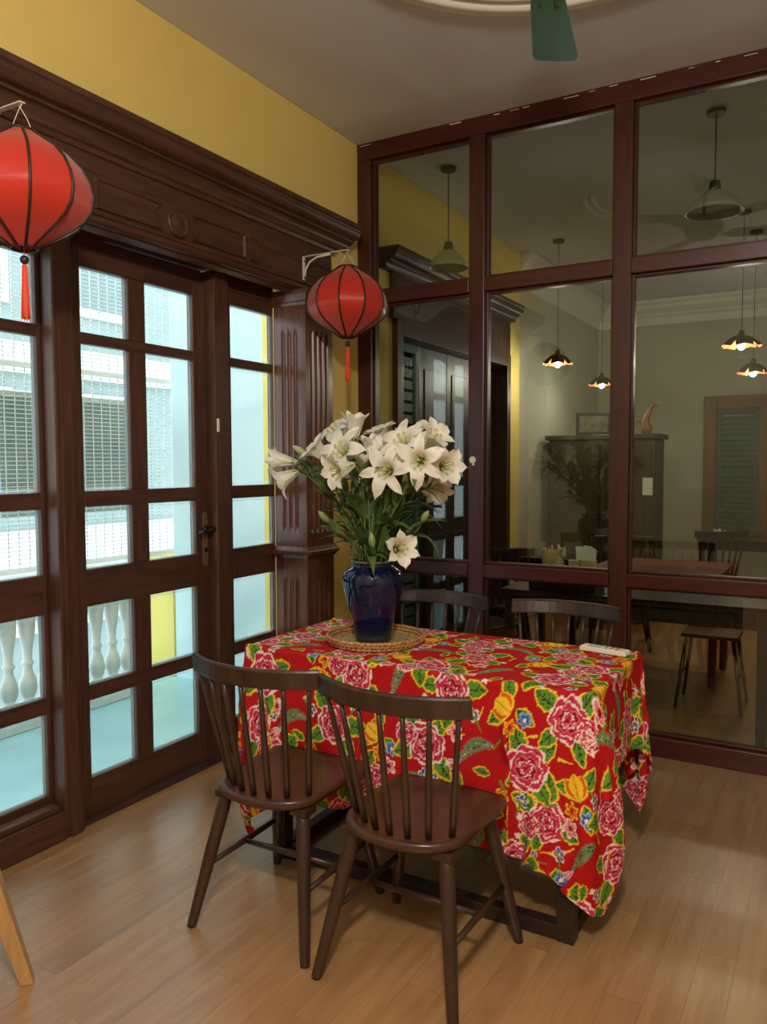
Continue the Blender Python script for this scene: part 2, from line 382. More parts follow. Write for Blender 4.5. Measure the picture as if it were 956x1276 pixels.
s1 = empty('window_1', (0, -.8, 0), 'fixed mahogany side light of five stacked panes beside the fluted pilaster', 'window', kind='structure')
glazed(s1, [-1.028, -.957, -.615, -.607], 0, -.8)
s2 = empty('window_2', (0, -2.25, 0), 'fixed mahogany side light of stacked panes behind the large red lantern', 'window', kind='structure')
glazed(s2, [-2.494, -2.43, -2.075, -2.055], 0, -2.25)
MB().box(-.155, -.085, -2.49+2.25, -2.056+2.25, 0, .115).build('plinth', W_DOOR_H, s2, bevel=.004)
MB().box(-.155, -.1, -2.49+2.25, -2.07+2.25, .115, .14).build('plinth', W_DOOR_H, s2, bevel=.006)
for k, (a, b_, x1, lb) in enumerate(((-2.053, -1.962, -.09, 'square mahogany door post beside the lantern side light'), (-1.134, -1.03, -.105, 'square mahogany door post carrying the small latch plate'))):
    tr = tag(MB().box(-.22, x1, a, b_, 0, 2.3985).build('trim_%d' % (6+k), W_DOOR_V, bevel=.006), lb, 'door post', kind='structure')
    if k == 1: MB().box(x1-.0, x1+.008, -1.13, -1.117, 1.63, 1.695).build('latch_plate', CREAM, tr, bevel=.002)
    if k == 0: MB().box(x1-.0, x1+.006, a+.02, b_-.02, .0, 2.0).build('post_facing', W_DOOR_V, tr, bevel=.005)
th = tag(MB().box(-.3, -.113, -2.493, -.607, -.012, .006).build('trim_8', W_DOOR_H, bevel=.003), 'low dark wooden threshold under the glazed doors', 'threshold', kind='structure')
hdm = MB().box(-.2, -.185, -1.96, -1.136, 2.342, 2.4025).box(-.2, -.17, -1.96, -1.72, 2.4025, 2.405)
tag(hdm.build('trim_9', W_DOOR_H), 'slim dark head rail above the door leaf with a light gap', 'door head', kind='structure')
tag(MB().box(-.2, -.16, -1.028, -.607, 2.34, 2.404).build('trim_10', W_DOOR_H), 'dark head board above the side light by the pilaster', 'door head', kind='structure')
tag(MB().box(-.2, -.16, -2.494, -2.055, 2.34, 2.404).build('trim_11', W_DOOR_H), 'dark head board above the side light by the large lantern', 'door head', kind='structure')

# ------------------------------------------------------------------ glass partition
gp = empty('wall_back', (0, 0, 0), 'timber framed glass partition of large panes between two rooms', 'partition', kind='structure')
PX = [.0455, .7615, 1.5435, 2.3255, 3.1075, 3.89, 4.955]; hw = .0455
for x in PX: bx('post', W_PART_V, gp, x-hw+.001, x+hw, 0, .1, .1, 3.245, .004)
bx('top_rail', W_PART_H, gp, .002, 4.999, .0, .1, 3.245, 3.341, .004)
bx('bottom_rail', W_PART_H, gp, .002, 4.999, -.004, .104, 0, .1, .004)
for i in range(len(PX)-1):
    a, b_ = PX[i]+hw, PX[i+1]-hw
    bx('rail', W_PART_H, gp, a, b_, .0, .1, 2.41, 2.487, .004)
    bx('rail', W_PART_H, gp, a, b_, -.006, .106, .846, .915, .004)
    for z0, z1 in ((.1, .846), (.915, 2.41), (2.487, 3.245)):
        o = bx('pane', G_PART, gp, -(b_-a)/2-.003, (b_-a)/2+.003, -.0025, .0025, -(z1-z0)/2-.004, (z1-z0)/2+.004, 0)
        o.location = ((a+b_)/2, .052, (z0+z1)/2)
        if z0 > 2.4 and i < 2: o.rotation_euler = (math.radians(-.5), 0, 0)
        for (s0, s1_) in ((a, a+.012), (b_-.012, b_)): bx('glazing_bead', W_PART_V, gp, s0, s1_, .03, .074, z0+.001, z1-.001, .002)
        bx('glazing_bead', W_PART_H, gp, a+.012, b_-.012, .03, .074, z0+.001, z0+.013, .002)
        bx('glazing_bead', W_PART_H, gp, a+.012, b_-.012, .03, .074, z1-.013, z1-.001, .002)
cg = random.Random(2)
for x in (.02, .60, .86, .95, 1.02, 1.24, 1.37, 1.47, 1.62, 1.84, 1.96, 2.08):
    z_ = 3.334-cg.uniform(0, .006); bx('caulk_streak', CREAM, gp, x, x+cg.uniform(.012, .08), -.0015, .004, z_-cg.uniform(.002, .005), z_, 0)
st = MB().tube([(.744, .001, 1.494), (.744, -.004, 1.494)], .019, 20).build('sticker', CREAM, gp)
MB().tube([(.748, .001, 1.47), (.748, -.003, 1.47)], .007, 12).build('sticker_tail', CREAM, gp)

# ------------------------------------------------------------------ spindle-back chairs
def smooth_poly(pts, n=6):
    out = []; N_ = len(pts)
    for i in range(N_):
        p0, p1, p2, p3 = (Vector(pts[(i+k-1) % N_]) for k in range(4))
        for q in range(n):
            t_ = q/n
            out.append(tuple(.5*((2*p1)+(p2-p0)*t_+(2*p0-5*p1+4*p2-p3)*t_*t_+(3*p1-p0-3*p2+p3)*t_**3)))
    return out
def make_chair(label, group=None, seatmat=W_SEAT, mat=W_CHAIR):
    c = empty('dining_chair', (0, 0, 0), label, 'chair', group)
    arc = [(.185*math.sin(a), -.10-.125*math.cos(a)) for a in [math.radians(-80+160*k/14) for k in range(15)]]
    poly = arc+[(.19, 0), (.194, .12), (.19, .19), (.175, .212), (.09, .218), (-.09, .218), (-.175, .212), (-.19, .19), (-.194, .12), (-.19, 0)]
    mb = MB(); n = len(poly)
    def ring(k, z): return [(x*k, y*k-(.0 if k == 1 else 0), z) for x, y in poly]
    rings = [ring(.93, .425), ring(1.0, .436), ring(1.0, .450), ring(.985, .458), ring(.9, .456), ring(.5, .448), ring(.15, .446)]
    v = [p for r in rings for p in r]
    f = [(i*n+j, i*n+(j+1) % n, (i+1)*n+(j+1) % n, (i+1)*n+j) for i in range(len(rings)-1) for j in range(n)]
    f += [tuple(range(n-1, -1, -1)), tuple((len(rings)-1)*n+j for j in range(n))]
    mb.add(v, f).build('seat', seatmat, c, smooth=True)
    for s in (-1, 1): 
        bx('seat_block', mat, c, s*.145-.03, s*.145+.03, -.165, -.1, .405, .43, .004)
    # top rail : curved band
    rows = []
    for k in range(17):
        a = -1+2*k/16; x = .238*a; y = -.246+.078*a*a; tx = .238; ty = .156*a; l_ = math.hypot(tx, ty); nx, ny = -ty/l_, tx/l_
        ring_ = []
        for (o_, z) in ((-.011, .811), (.011, .811), (.012, .818), (.010, .864), (.006, .871), (-.006, .871), (-.010, .864), (-.012, .818)):
            lean = -(z-.818)*.18
            ring_.append((x+nx*o_, y+ny*o_+lean, z))
        rows.append(ring_)
    mb = MB(); m_ = 8; mb.add([p for r in rows for p in r], [(i*m_+j, i*m_+(j+1) % m_, (i+1)*m_+(j+1) % m_, (i+1)*m_+j) for i in range(16) for j in range(m_)]+[tuple(range(m_-1, -1, -1)), tuple(16*m_+j for j in range(m_))])
    mb.build('top_rail', mat, c, bevel=.002)
    for k in range(7):
        a = -1+2*k/6; xb_, xt = .152*a, .208*a
        yb_ = -.185+.075*a*a; yt = -.246+.078*(xt/.238)**2
        p0 = Vector((xb_, yb_, .446)); p1 = Vector((xt, yt, .818))
        MB().tube([p0.lerp(p1, u) for u in (0, .15, .45, .8, 1)], [.0095, .0105, .0105, .008, .007], 8).build('spindle', mat, c, smooth=True)
    feet = {}
    for sx in (-1, 1):
        for sy in (-1, 1):
            top = Vector((sx*.145, .14 if sy > 0 else -.132, .43)); ft = Vector((sx*.218, .226 if sy > 0 else -.236, 0))
            feet[(sx, sy)] = (top, ft)
            MB().tube([top.lerp(ft, u) for u in (0, .12, .5, .97, 1)], [.021, .022, .0205, .0155, .0145], 14).build('leg', mat, c, smooth=True)
    for sx in (-1, 1):
        a = feet[(sx, -1)][0].lerp(feet[(sx, -1)][1], .56); b_ = feet[(sx, 1)][0].lerp(feet[(sx, 1)][1], .56)
        MB().tube([a, a.lerp(b_, .5), b_], [.0085, .011, .0085], 10).build('stretcher', mat, c, smooth=True)
    a = feet[(-1, -1)][0].lerp(feet[(-1, 1)][0], .5).lerp(feet[(-1, -1)][1].lerp(feet[(-1, 1)][1], .5), .56)
    MB().tube([a, (0, a.y, a.z), (-a.x, a.y, a.z)], [.0085, .011, .0085], 10).build('stretcher', mat, c, smooth=True)
    return c
ch = make_chair('dark walnut spindle chair at the table, nearer to the glazed doors, back to the window side panes')
ch['label'] = 'dark walnut spindle chair on the open side of the table, next to the doors'
ch.location = (.968, -2.012, 0); ch.rotation_euler.z = math.radians(1.5)
c2 = copy_tree(ch); c2.location = (1.472, -2.036, 0); c2.rotation_euler.z = math.radians(-1)
c2['label'] = 'dark walnut spindle chair on the open side of the table, farther from the doors'
c3 = copy_tree(ch); c3.location = (.9, -.925, 0); c3.rotation_euler.z = PI+math.radians(-1.5)
c3['label'] = 'dark walnut spindle chair behind the table, partly behind the blue vase'
c4 = copy_tree(ch); c4.location = (1.5, -.925, 0); c4.rotation_euler.z = PI
c4['label'] = 'dark walnut spindle chair behind the table, near the remote control'

# ------------------------------------------------------------------ dining table
TX0, TX1, TY0, TY1, TZ = .604, 1.904, -1.772, -1.182, .788
tb = empty('dining_table', ((TX0+TX1)/2, (TY0+TY1)/2, 0), 'dark wooden dining table with floor frame under the red floral cloth', 'table')
ox, oy = (TX0+TX1)/2, (TY0+TY1)/2
bx('tabletop', W_TABLE, tb, TX0-ox, TX1-ox, TY0-oy, TY1-oy, TZ-.032, TZ, .004)
LX0, LX1, LY0, LY1 = .70-ox, 1.848-ox, -1.758-oy, -1.196-oy; q = .055
for x0, x1 in ((LX0, LX0+q), (LX1-q, LX1)):
    for y0, y1 in ((LY0, LY0+q), (LY1-q, LY1)): bx('leg', W_TABLE, tb, x0, x1, y0, y1, 0, TZ-.032, .003)
for y0, y1 in ((LY0+.004, LY0+q-.004), (LY1-q+.004, LY1-.004)):
    bx('floor_bar', W_TABLE, tb, LX0+q, LX1-q, y0, y1, .002, .05, .003); bx('apron', W_TABLE, tb, LX0+q, LX1-q, y0+.01, y1-.01, .67, TZ-.033, .003)
for x0, x1 in ((LX0+.004, LX0+q-.004), (LX1-q+.004, LX1-.004)):
    bx('floor_bar', W_TABLE, tb, x0, x1, LY0+q, LY1-q, .002, .05, .003); bx('apron', W_TABLE, tb, x0+.01, x1-.01, LY0+q, LY1-q, .67, TZ-.033, .003)

# ------------------------------------------------------------------ tablecloth : draped by a small mass-spring solver
def drape():
    rs = np.random.RandomState(3)
    e = .007; du = (TX1-TX0+2*e)/44; dv = (TY1-TY0+2*e)/20
    us = TX0-e+du*np.arange(-11, 44+11); vs = TY0-e+dv*np.arange(-17, 20+14); nu, nv = len(us), len(vs); U0, U1, V0, V1 = us[0], us[-1], vs[0], vs[-1]
    P = np.zeros((nv, nu, 3)); P[..., 0] = us[None]; P[..., 1] = vs[:, None]; top = TZ+.0045; P[..., 2] = top
    P[..., 2] += .002*rs.rand(nv, nu)
    Q = P.copy()
    pin = (P[..., 0] > TX0-.01) & (P[..., 0] < TX1+.01) & (P[..., 1] > TY0-.01) & (P[..., 1] < TY1+.01); P[..., 2][pin] = top; rest = P[pin].copy()
    bx0, bx1, by0, by1 = TX0-e, TX1+e, TY0-e, TY1+e
    def pair(A, B, L, k):
        D = B-A; l = np.sqrt((D*D).sum(-1, keepdims=True))+1e-9; C = D*((l-L)/l)*.5*k; A += C; B -= C
    sh = math.hypot(du, dv)
    def relax(kb):
        for s in (0, 1):
            n = (nu-s)//2; pair(P[:, s:s+2*n:2], P[:, s+1:s+2*n:2], du, 1.0)
            n = (nv-s)//2; pair(P[s:s+2*n:2], P[s+1:s+2*n:2], dv, 1.0)
        for s in (0, 1):
            n = (nv-s)//2; a, b = P[s:s+2*n:2], P[s+1:s+2*n:2]
            for t in (0, 1):
                m = (nu-t)//2; pair(a[:, t:t+2*m:2], b[:, t+1:t+2*m:2], sh, .25); pair(a[:, t+1:t+2*m:2], b[:, t:t+2*m:2], sh, .25)
        A = P[:, 1:-1]; c = (P[:, :-2]+P[:, 2:])*.5; A += (c-A)*kb
        A = P[1:-1]; c = (P[:-2]+P[2:])*.5; A += (c-A)*kb
    def collide():
        x, y, z = P[..., 0], P[..., 1], P[..., 2]
        ins = (x > bx0) & (x < bx1) & (y > by0) & (y < by1) & (z < top)
        dt_ = top-z; dxl, dxr, dyl, dyr = x-bx0, bx1-x, y-by0, by1-y
        mn = np.minimum.reduce([dt_, dxl, dxr, dyl, dyr])
        m = ins & (mn == dt_); z[m] = top
        m = ins & (mn == dxl) & (mn < dt_); x[m] = bx0
        m = ins & (mn == dxr) & (mn < dt_); x[m] = bx1
        m = ins & (mn == dyl) & (mn < dt_); y[m] = by0
        m = ins & (mn == dyr) & (mn < dt_); y[m] = by1
        # the seats of the two near chairs stop the cloth from swinging out
        for cx in (.968, 1.472):
            m = (abs(x-cx) < .23) & (z < .56) & (y < -1.7815); y[m] = -1.7815
        # the chairs on the other side
        m = (z < .6) & (y > -1.15) & (y < -.8) & (((x > .68) & (x < 1.12)) | ((x > 1.28) & (x < 1.72))); y[m] = -1.15
        np.maximum(z, .004, out=z)
    g = -9.8*(1/70)**2
    for it in range(420):
        vel = (P-Q)*.975; Q[...] = P; P[...] += vel; P[..., 2] += g
        for k in range(9):
            relax(.045); collide(); P[pin] = rest      # the cloth lies still on the table
    # bicubic refinement
    def up1(A, n):   # along axis 0
        m = A.shape[0]; t = np.linspace(0, m-1, n); i = np.clip(t.astype(int), 0, m-2); f = (t-i)[:, None, None]
        g_ = lambda k: A[np.clip(i+k, 0, m-1)]
        p0, p1, p2, p3 = g_(-1), g_(0), g_(1), g_(2)
        return .5*((2*p1)+(p2-p0)*f+(2*p0-5*p1+4*p2-p3)*f*f+(3*p1-p0-3*p2+p3)*f**3)
    NU, NV = int((U1-U0)/.0038), int((V1-V0)/.0038)
    R_ = up1(P, NV); R_ = up1(R_.transpose(1, 0, 2), NU).transpose(1, 0, 2)
    return R_, np.linspace(0, U1-U0, NU), np.linspace(0, V1-V0, NV)

def floral(us, vs):
    """printed pattern, one colour per fine vertex"""
    rs = np.random.RandomState(11); X, Y = np.meshgrid(us, vs)
    base = np.array(srgb(186, 26, 30)[:3]); img = np.empty(X.shape+(3,)); img[...] = base
    C = {k: np.array(srgb(*v)[:3]) for k, v in dict(white=(246, 226, 214), pink=(206, 48, 84), dpink=(150, 14, 50), lpink=(232, 120, 130), green=(104, 150, 52), dgreen=(36, 62, 28), yel=(246, 206, 52), ora=(228, 96, 26), blue=(44, 92, 176), lblue=(150, 186, 226), sage=(118, 138, 96), red=(196, 22, 26)).items()}
    du, dv = us[1]-us[0], vs[1]-vs[0]
    def win(cx, cy, r):
        i0, i1 = max(0, int((cx-r)/du)), min(len(us), int((cx+r)/du)+2); j0, j1 = max(0, int((cy-r)/dv)), min(len(vs), int((cy+r)/dv)+2)
        if i1 <= i0 or j1 <= j0: return None
        return (slice(j0, j1), slice(i0, i1)), X[j0:j1, i0:i1]-cx, Y[j0:j1, i0:i1]-cy
    def put(sl, m, c): img[sl][m] = C[c]
    def leaf(cx, cy, L, a, wd=.42):
        q_ = win(cx, cy, L*1.3)
        if q_ is None: return
        sl, x, y = q_; t = (x*math.cos(a)+y*math.sin(a))/L; s = (-x*math.sin(a)+y*math.cos(a))/L
        tt = np.clip(t, 0, 1); lob = 1+.35*np.abs(((tt*3.2) % 1)-.5)
        w_ = wd*np.sin(PI*tt**.8)**.75*lob*.8; ins = (t > 0) & (t < 1)
        put(sl, ins & (abs(s) < w_), 'yel'); put(sl, ins & (abs(s) < w_-.075), 'green')
        vein = (abs(s) < .022) | ((abs(((abs(s)*1.2-t)*5) % 1-.5) < .09) & (abs(s) < w_*.62))
        put(sl, ins & vein & (abs(s) < w_-.1) & (t > .05), 'dgreen')
    def peony(cx, cy, r, ph):
        q_ = win(cx, cy, r*1.25)
        if q_ is None: return
        sl, x, y = q_; rho = np.hypot(x, y)/r; th = np.arctan2(y, x)+ph
        rim = .88+.13*np.abs(np.sin(3.5*th))**.7+.03*np.sin(11*th)
        put(sl, rho < rim, 'white'); put(sl, rho < rim-.09-.05*np.sin(7*th), 'pink')
        for k, (r0, f_, w_) in enumerate(((.66, 5, .07), (.45, 4, .065), (.26, 3, .06), (.1, 2, .05))):
            R0 = r0+.09*np.abs(np.sin(f_*.5*th+k*1.7))+.04*np.sin(9*th+k)
            put(sl, rho < R0, 'white' if k % 2 == 0 else 'lpink'); put(sl, rho < R0-w_-.03*np.sin(5*th+k), 'dpink' if k in (1, 3) else 'pink')
        put(sl, (rho < rim-.12) & (rho > .5) & (np.abs(np.sin(6*th+3*rho)) < .10), 'dpink')
    def bloom(cx, cy, r, ph, n, c1, c2_, c3_):
        q_ = win(cx, cy, r*1.2)
        if q_ is None: return
        sl, x, y = q_; rho = np.hypot(x, y)/r; th = np.arctan2(y, x)+ph; rim = .55+.45*np.abs(np.cos(n*.5*th))
        put(sl, rho < rim, c1); put(sl, rho < rim-.2, c2_); put(sl, rho < .26, c3_); put(sl, (rho > .22) & (rho < rim-.25) & (np.abs(np.sin(n*th)) < .18), c1)
    def tulip(cx, cy, r, a):
        for k, off in ((0, -.5), (1, .5), (2, 0)):
            q_ = win(cx, cy, r*1.3)
            if q_ is None: return
            sl, x, y = q_; t = (x*math.cos(a+off)+y*math.sin(a+off))/r; s = (-x*math.sin(a+off)+y*math.cos(a+off))/r
            w_ = .38*np.sin(PI*np.clip(t, 0, 1)**1.2)**.7; ins = (t > 0) & (t < 1)
            put(sl, ins & (abs(s) < w_), 'yel'); put(sl, ins & (abs(s) < w_-.1), 'ora' if k < 2 else 'yel'); put(sl, ins & (abs(s) < .03), 'ora')
    def phoenix(cx, cy, r, a, flip):
        for k in range(16):
            u = k/15; ang = a+flip*(u*2.0); rr = r*(.35+.65*math.sin(PI*(.15+.7*u)))
            px, py = cx+math.cos(a)*r*(1.6*u-.8), cy+math.sin(a)*r*(1.6*u-.8)+flip*r*.35*math.sin(u*PI)
            q_ = win(px, py, r*.3)
            if q_ is None: continue
            sl, x, y = q_; d_ = np.hypot(x, y)/r; th = np.arctan2(y, x)
            size = .07+.13*math.sin(PI*u)**.8
            put(sl, d_ < size*(1+.25*np.sin(9*th)), 'sage'); put(sl, (d_ < size*.75) & (np.sin(14*th) > .55), 'dgreen'); put(sl, (d_ < size*.42), 'yel' if k % 3 == 0 else ('lblue' if k % 3 == 1 else 'lpink'))
        for k in range(7):
            b = a+PI+flip*(-.7+.22*k); x0, y0 = cx-math.cos(a)*r*.75, cy-math.sin(a)*r*.75
            stroke(x0, y0, r*(.45+.12*(k % 3)), b, 'lpink' if k % 2 else 'white', .0035)
    def stroke(x0, y0, L, a, c, w_=.0045):
        q_ = win(x0+math.cos(a)*L/2, y0+math.sin(a)*L/2, L*.7)
        if q_ is None: return
        sl, x, y = q_; x = x+math.cos(a)*L/2; y = y+math.sin(a)*L/2
        t = (x*math.cos(a)+y*math.sin(a))/L; s = -x*math.sin(a)+y*math.cos(a)
        put(sl, (t > 0) & (t < 1) & (abs(s-.12*L*t*t) < w_*(1-.7*t)), c)
    W_, H_ = us[-1], vs[-1]; sx, sy = .186, .160; k = 0
    for j in range(int(H_/sy)+2):
        for i in range(int(W_/sx)+2):
            cx = (i+.5*(j % 2))*sx+rs.uniform(-.025, .025)-.03; cy = j*sy+rs.uniform(-.025, .025)-.02; ty = (i+2*j) % 4
            a0 = rs.uniform(0, 2*PI); k += 1
            if ty in (0, 2):
                for q_ in range(4): a = a0+q_*1.7+rs.uniform(-.25, .25); leaf(cx+math.cos(a)*.045, cy+math.sin(a)*.045, rs.uniform(.065, .1), a)
                peony(cx, cy, rs.uniform(.06, .074), a0)
                if ty == 2: peony(cx+.075*math.cos(a0+.8), cy+.075*math.sin(a0+.8), .042, a0*2)
                b = a0+2.6; bloom(cx+.1*math.cos(b), cy+.1*math.sin(b), .024, a0, 5, 'white', 'blue', 'yel')
            elif ty == 1:
                for q_ in range(3): a = a0+q_*2.0; leaf(cx+math.cos(a)*.02, cy+math.sin(a)*.02, rs.uniform(.06, .085), a, .36)
                tulip(cx-.02*math.cos(a0), cy-.02*math.sin(a0), .07, a0+.9)
                bloom(cx+.065*math.cos(a0+3), cy+.065*math.sin(a0+3), .028, a0, 6, 'yel', 'ora', 'dpink')
                bloom(cx+.06*math.cos(a0+3.9), cy+.06*math.sin(a0+3.9), .026, a0+1, 5, 'lblue', 'blue', 'white')
            else:
                phoenix(cx, cy, .085, a0*.3-.4, 1 if i % 2 else -1)
                leaf(cx+.05, cy-.05, .06, a0, .3); bloom(cx-.07, cy+.055, .03, a0, 5, 'white', 'lpink', 'dpink')
            for q_ in range(3):
                a = a0+q_*2.1; x_, y_ = cx+.105*math.cos(a+.5), cy+.105*math.sin(a+.5)
                if q_ == 0: bloom(x_, y_, .011, a, 4, 'white', 'white', 'white')
                else: stroke(x_, y_, .05, a, 'green' if q_ == 1 else 'yel')
    return img
R_, gu, gv = drape()
NV, NU = R_.shape[:2]
me = bpy.data.meshes.new('tablecloth'); me.vertices.add(NV*NU); me.vertices.foreach_set('co', R_.reshape(-1).astype(np.float32))
idx = np.arange(NV*NU).reshape(NV, NU); qd = np.stack([idx[:-1, :-1], idx[:-1, 1:], idx[1:, 1:], idx[1:, :-1]], -1).reshape(-1, 4)
me.loops.add(qd.size); me.loops.foreach_set('vertex_index', qd.reshape(-1).astype(np.int32)); me.polygons.add(len(qd))
me.polygons.foreach_set('loop_start', np.arange(0, qd.size, 4, dtype=np.int32)); me.polygons.foreach_set('loop_total', np.full(len(qd), 4, dtype=np.int32))
me.polygons.foreach_set('use_smooth', np.ones(len(qd), dtype=bool)); me.update(calc_edges=True); me.validate()
ca = me.color_attributes.new('print', 'FLOAT_COLOR', 'POINT'); col4 = np.ones((NV*NU, 4), np.float32); col4[:, :3] = floral(gu, gv).reshape(-1, 3)
ca.data.foreach_set('color', col4.reshape(-1))
CLOTH, nt, p = nm('floral_cotton'); at = nt.nodes.new('ShaderNodeAttribute'); at.attribute_name = 'print'; nt.links.new(at.outputs['Color'], p.inputs['Base Color'])
p.inputs['Roughness'].default_value = .8; p.inputs['Specular IOR Level'].default_value = .15
me.materials.append(CLOTH)
tag(link('tablecloth', me), 'red cotton tablecloth printed with peonies, leaves and phoenixes draped over the table', 'tablecloth')

# ------------------------------------------------------------------ vase, tray, remote
CTOP = TZ+.0075
VX, VY = .99, -1.5
WICK, nt, p = nm('woven_rattan'); p.inputs['Base Color'].default_value = srgb(204, 150, 84); p.inputs['Roughness'].default_value = .6
tc = nt.nodes.new('ShaderNodeTexCoord'); wv = nt.nodes.new('ShaderNodeTexVoronoi'); wv.inputs['Scale'].default_value = 130; rp = nt.nodes.new('ShaderNodeValToRGB')
rp.color_ramp.elements[0].color = srgb(228, 184, 120); rp.color_ramp.elements[1].color = srgb(150, 96, 46); rp.color_ramp.elements[1].position = .75
nt.links.new(tc.outputs['Object'], wv.inputs['Vector']); nt.links.new(wv.outputs['Distance'], rp.inputs[0]); nt.links.new(rp.outputs[0], p.inputs['Base Color'])
tr = empty('rattan_tray', (VX+.005, VY+.005, CTOP), 'round woven rattan tray under the blue vase', 'tray')
MB().lathe([(0, 0), (.165, 0), (.168, .002), (.168, .006), (0, .006)], 48).build('tray_base', plain('tray_inlay', srgb(168, 150, 96), .5, noise=.45, nscale=55), tr)
rim = MB()
for zz, rr in ((.007, .172), (.0185, .177), (.03, .181)):
    rim.tube([(rr*math.cos(2*PI*k/90), rr*math.sin(2*PI*k/90), zz+.0018*math.sin(k*PI)) for k in range(91)], .0062, 8, caps=False)
rim.build('rim', WICK, tr, smooth=True)
bd = MB()
for k in range(60):
    a = 2*PI*k/60; bd.tube([(.170*math.cos(a), .170*math.sin(a), .003), (.1895*math.cos(a+.05), .1895*math.sin(a+.05), .020), (.181*math.cos(a+.1), .181*math.sin(a+.1), .037)], .0026, 5)
bd.build('binding', WICK, tr, smooth=True)
BLUE = plain('cobalt_glaze', srgb(15, 22, 56), .1, spec=.5, noise=.2, nscale=60, coat=.2)
BLUE2 = plain('dark_teal_glaze', srgb(16, 26, 42), .12, spec=.6, noise=.3, nscale=40, coat=.4)
va = empty('flower_vase', (VX, VY, CTOP+.0065), 'tall glossy cobalt blue ceramic vase of lilies on a rattan tray', 'vase')
MB().lathe([(.0, .0), (.066, .0), (.07, .003), (.0715, .02), (.075, .05), (.0765, .058)], 48).build('foot', BLUE2, va, smooth=True)
MB().lathe([(.0765, .058), (.085, .10), (.1, .15), (.111, .195), (.1165, .228), (.115, .25), (.105, .268), (.088, .280), (.078, .287), (.075, .294), (.083, .3025), (.0835, .306), (.080, .308), (.071, .30), (.069, .285), (.09, .255), (.095, .2), (.07, .06), (.0, .02)], 48).build('body', BLUE, va, smooth=True)
MB().lathe([(.0835, .3035), (.0845, .3065), (.0815, .3095), (.0795, .3085), (.081, .3055)], 48).build('lip', plain('pale_lip_glaze', srgb(120, 112, 86), .25), va, smooth=True)
# remote control
rc = empty('remote_control', (1.80, -1.243, CTOP), 'cream remote control lying on the red tablecloth', 'remote control', rz=math.radians(-11))
MB().prism([(-.088, 0), (.088, 0), (.088, .012), (.083, .019), (-.083, .019), (-.088, .012)], -.024, .024, 'y').build('body', CREAM, rc, bevel=.004)
MB().box(-.06, -.012, -.015, .015, .0188, .0202).build('display', plain('remote_display', srgb(130, 132, 120), .3), rc)
for k in range(6):
    MB().box(.002+.013*(k % 3)*1.6, .011+.013*(k % 3)*1.6, -.014+.018*(k//3), -.004+.018*(k//3), .0188, .0212).build('button', [plain('remote_button_red', srgb(190, 60, 40), .5), plain('remote_button_grey', srgb(120, 116, 106), .5)][0 if k == 4 else 1], rc, bevel=.001)

# ------------------------------------------------------------------ lilies
def colattr(me, cols):
    a = me.color_attributes.new('tint', 'FLOAT_COLOR', 'POINT'); a.data.foreach_set('color', np.array(cols, np.float32).reshape(-1))
def tintmat(name, rough, trans=0):
    m, nt, p = nm(name); at = nt.nodes.new('ShaderNodeAttribute'); at.attribute_name = 'tint'; nt.links.new(at.outputs['Color'], p.inputs['Base Color']); p.inputs['Roughness'].default_value = rough
    if trans:
        tl = nt.nodes.new('ShaderNodeBsdfTranslucent'); nt.links.new(at.outputs['Color'], tl.inputs[0]); mx = nt.nodes.new('ShaderNodeMixShader'); mx.inputs[0].default_value = trans
        out = nt.nodes['Material Output']; nt.links.new(p.outputs[0], mx.inputs[1]); nt.links.new(tl.outputs[0], mx.inputs[2]); nt.links.new(mx.outputs[0], out.inputs[0])
    return m
PETAL = tintmat('lily_petal', .45, .25); LEAFM = tintmat('lily_leaf', .4, .15)
STEM = plain('lily_stem_green', srgb(86, 112, 52), .5); FILA = plain('lily_filament', srgb(206, 212, 140), .5); ANTH = plain('lily_anther', srgb(214, 176, 84), .7)
def petal_mesh(open_, wide, seed):
    rs = random.Random(seed); rows = []; cols = []
    nt_, ns = 11, 6
    for i in range(nt_):
        t_ = i/(nt_-1)
        r = .007+.016*t_+(.072*open_)*t_**2.3; z = .112*t_-.060*open_*max(0, t_-.5)**1.6*3.4
        wd = wide*max(.32 if t_ < .4 else 0, math.sqrt(max(0, 1-((t_-.60)/.56)**2)))*(1-(max(0, t_-.78)/.22)**3)
        wd = max(wd, .0006); row = []
        for j in range(ns+1):
            s = -1+2*j/ns; ang = s*wd/(r+.012)
            ang = max(-1.2, min(1.2, ang))
            cur = .006*abs(s)**2*open_*t_
            wob = .0018*math.sin(9*t_+seed+3*s)*t_
            rr = r-cur+wob
            row.append((rr*1.0-(1-math.cos(ang))*(r+.006)*.7, s*wd, z+.004*abs(s)*t_+wob))
            g = max(0, 1-t_*2.2); mid = math.exp(-(s/.22)**2)*.35*(1-t_)
            k = min(1, g*.55+mid); a, b = (.92, .90, .78), (.52, .60, .22)
            cols.append(tuple(a[q]*(1-k)+b[q]*k for q in range(3))+(1,))
        rows.append(row)
    mb = MB().grid(rows); me_ = mb.mesh('petal', PETAL, True); colattr(me_, cols); return me_
PETALS = {}
for nm_, o_ in (('open', 1.0), ('half', .55), ('trumpet', .28)):
    PETALS[nm_] = [petal_mesh(o_, .0225 if o_ > .5 else .018, 1+len(PETALS)*3), petal_mesh(o_, .0165 if o_ > .5 else .014, 2+len(PETALS)*3)]
core_me = {}
mb = MB().tube([(0, 0, -.02), (0, 0, -.004), (0, 0, .02)], [.0035, .006, .011], 10)
core_me['tube'] = mb.mesh('flower_base', STEM, True)
mb = MB(); 
for k in range(6):
    a = 2*PI*(k+.5)/6; x, y = math.cos(a), math.sin(a)
    mb.tube([(x*.004, y*.004, .01), (x*.011, y*.011, .045), (x*.02, y*.02, .066)], .0012, 5)
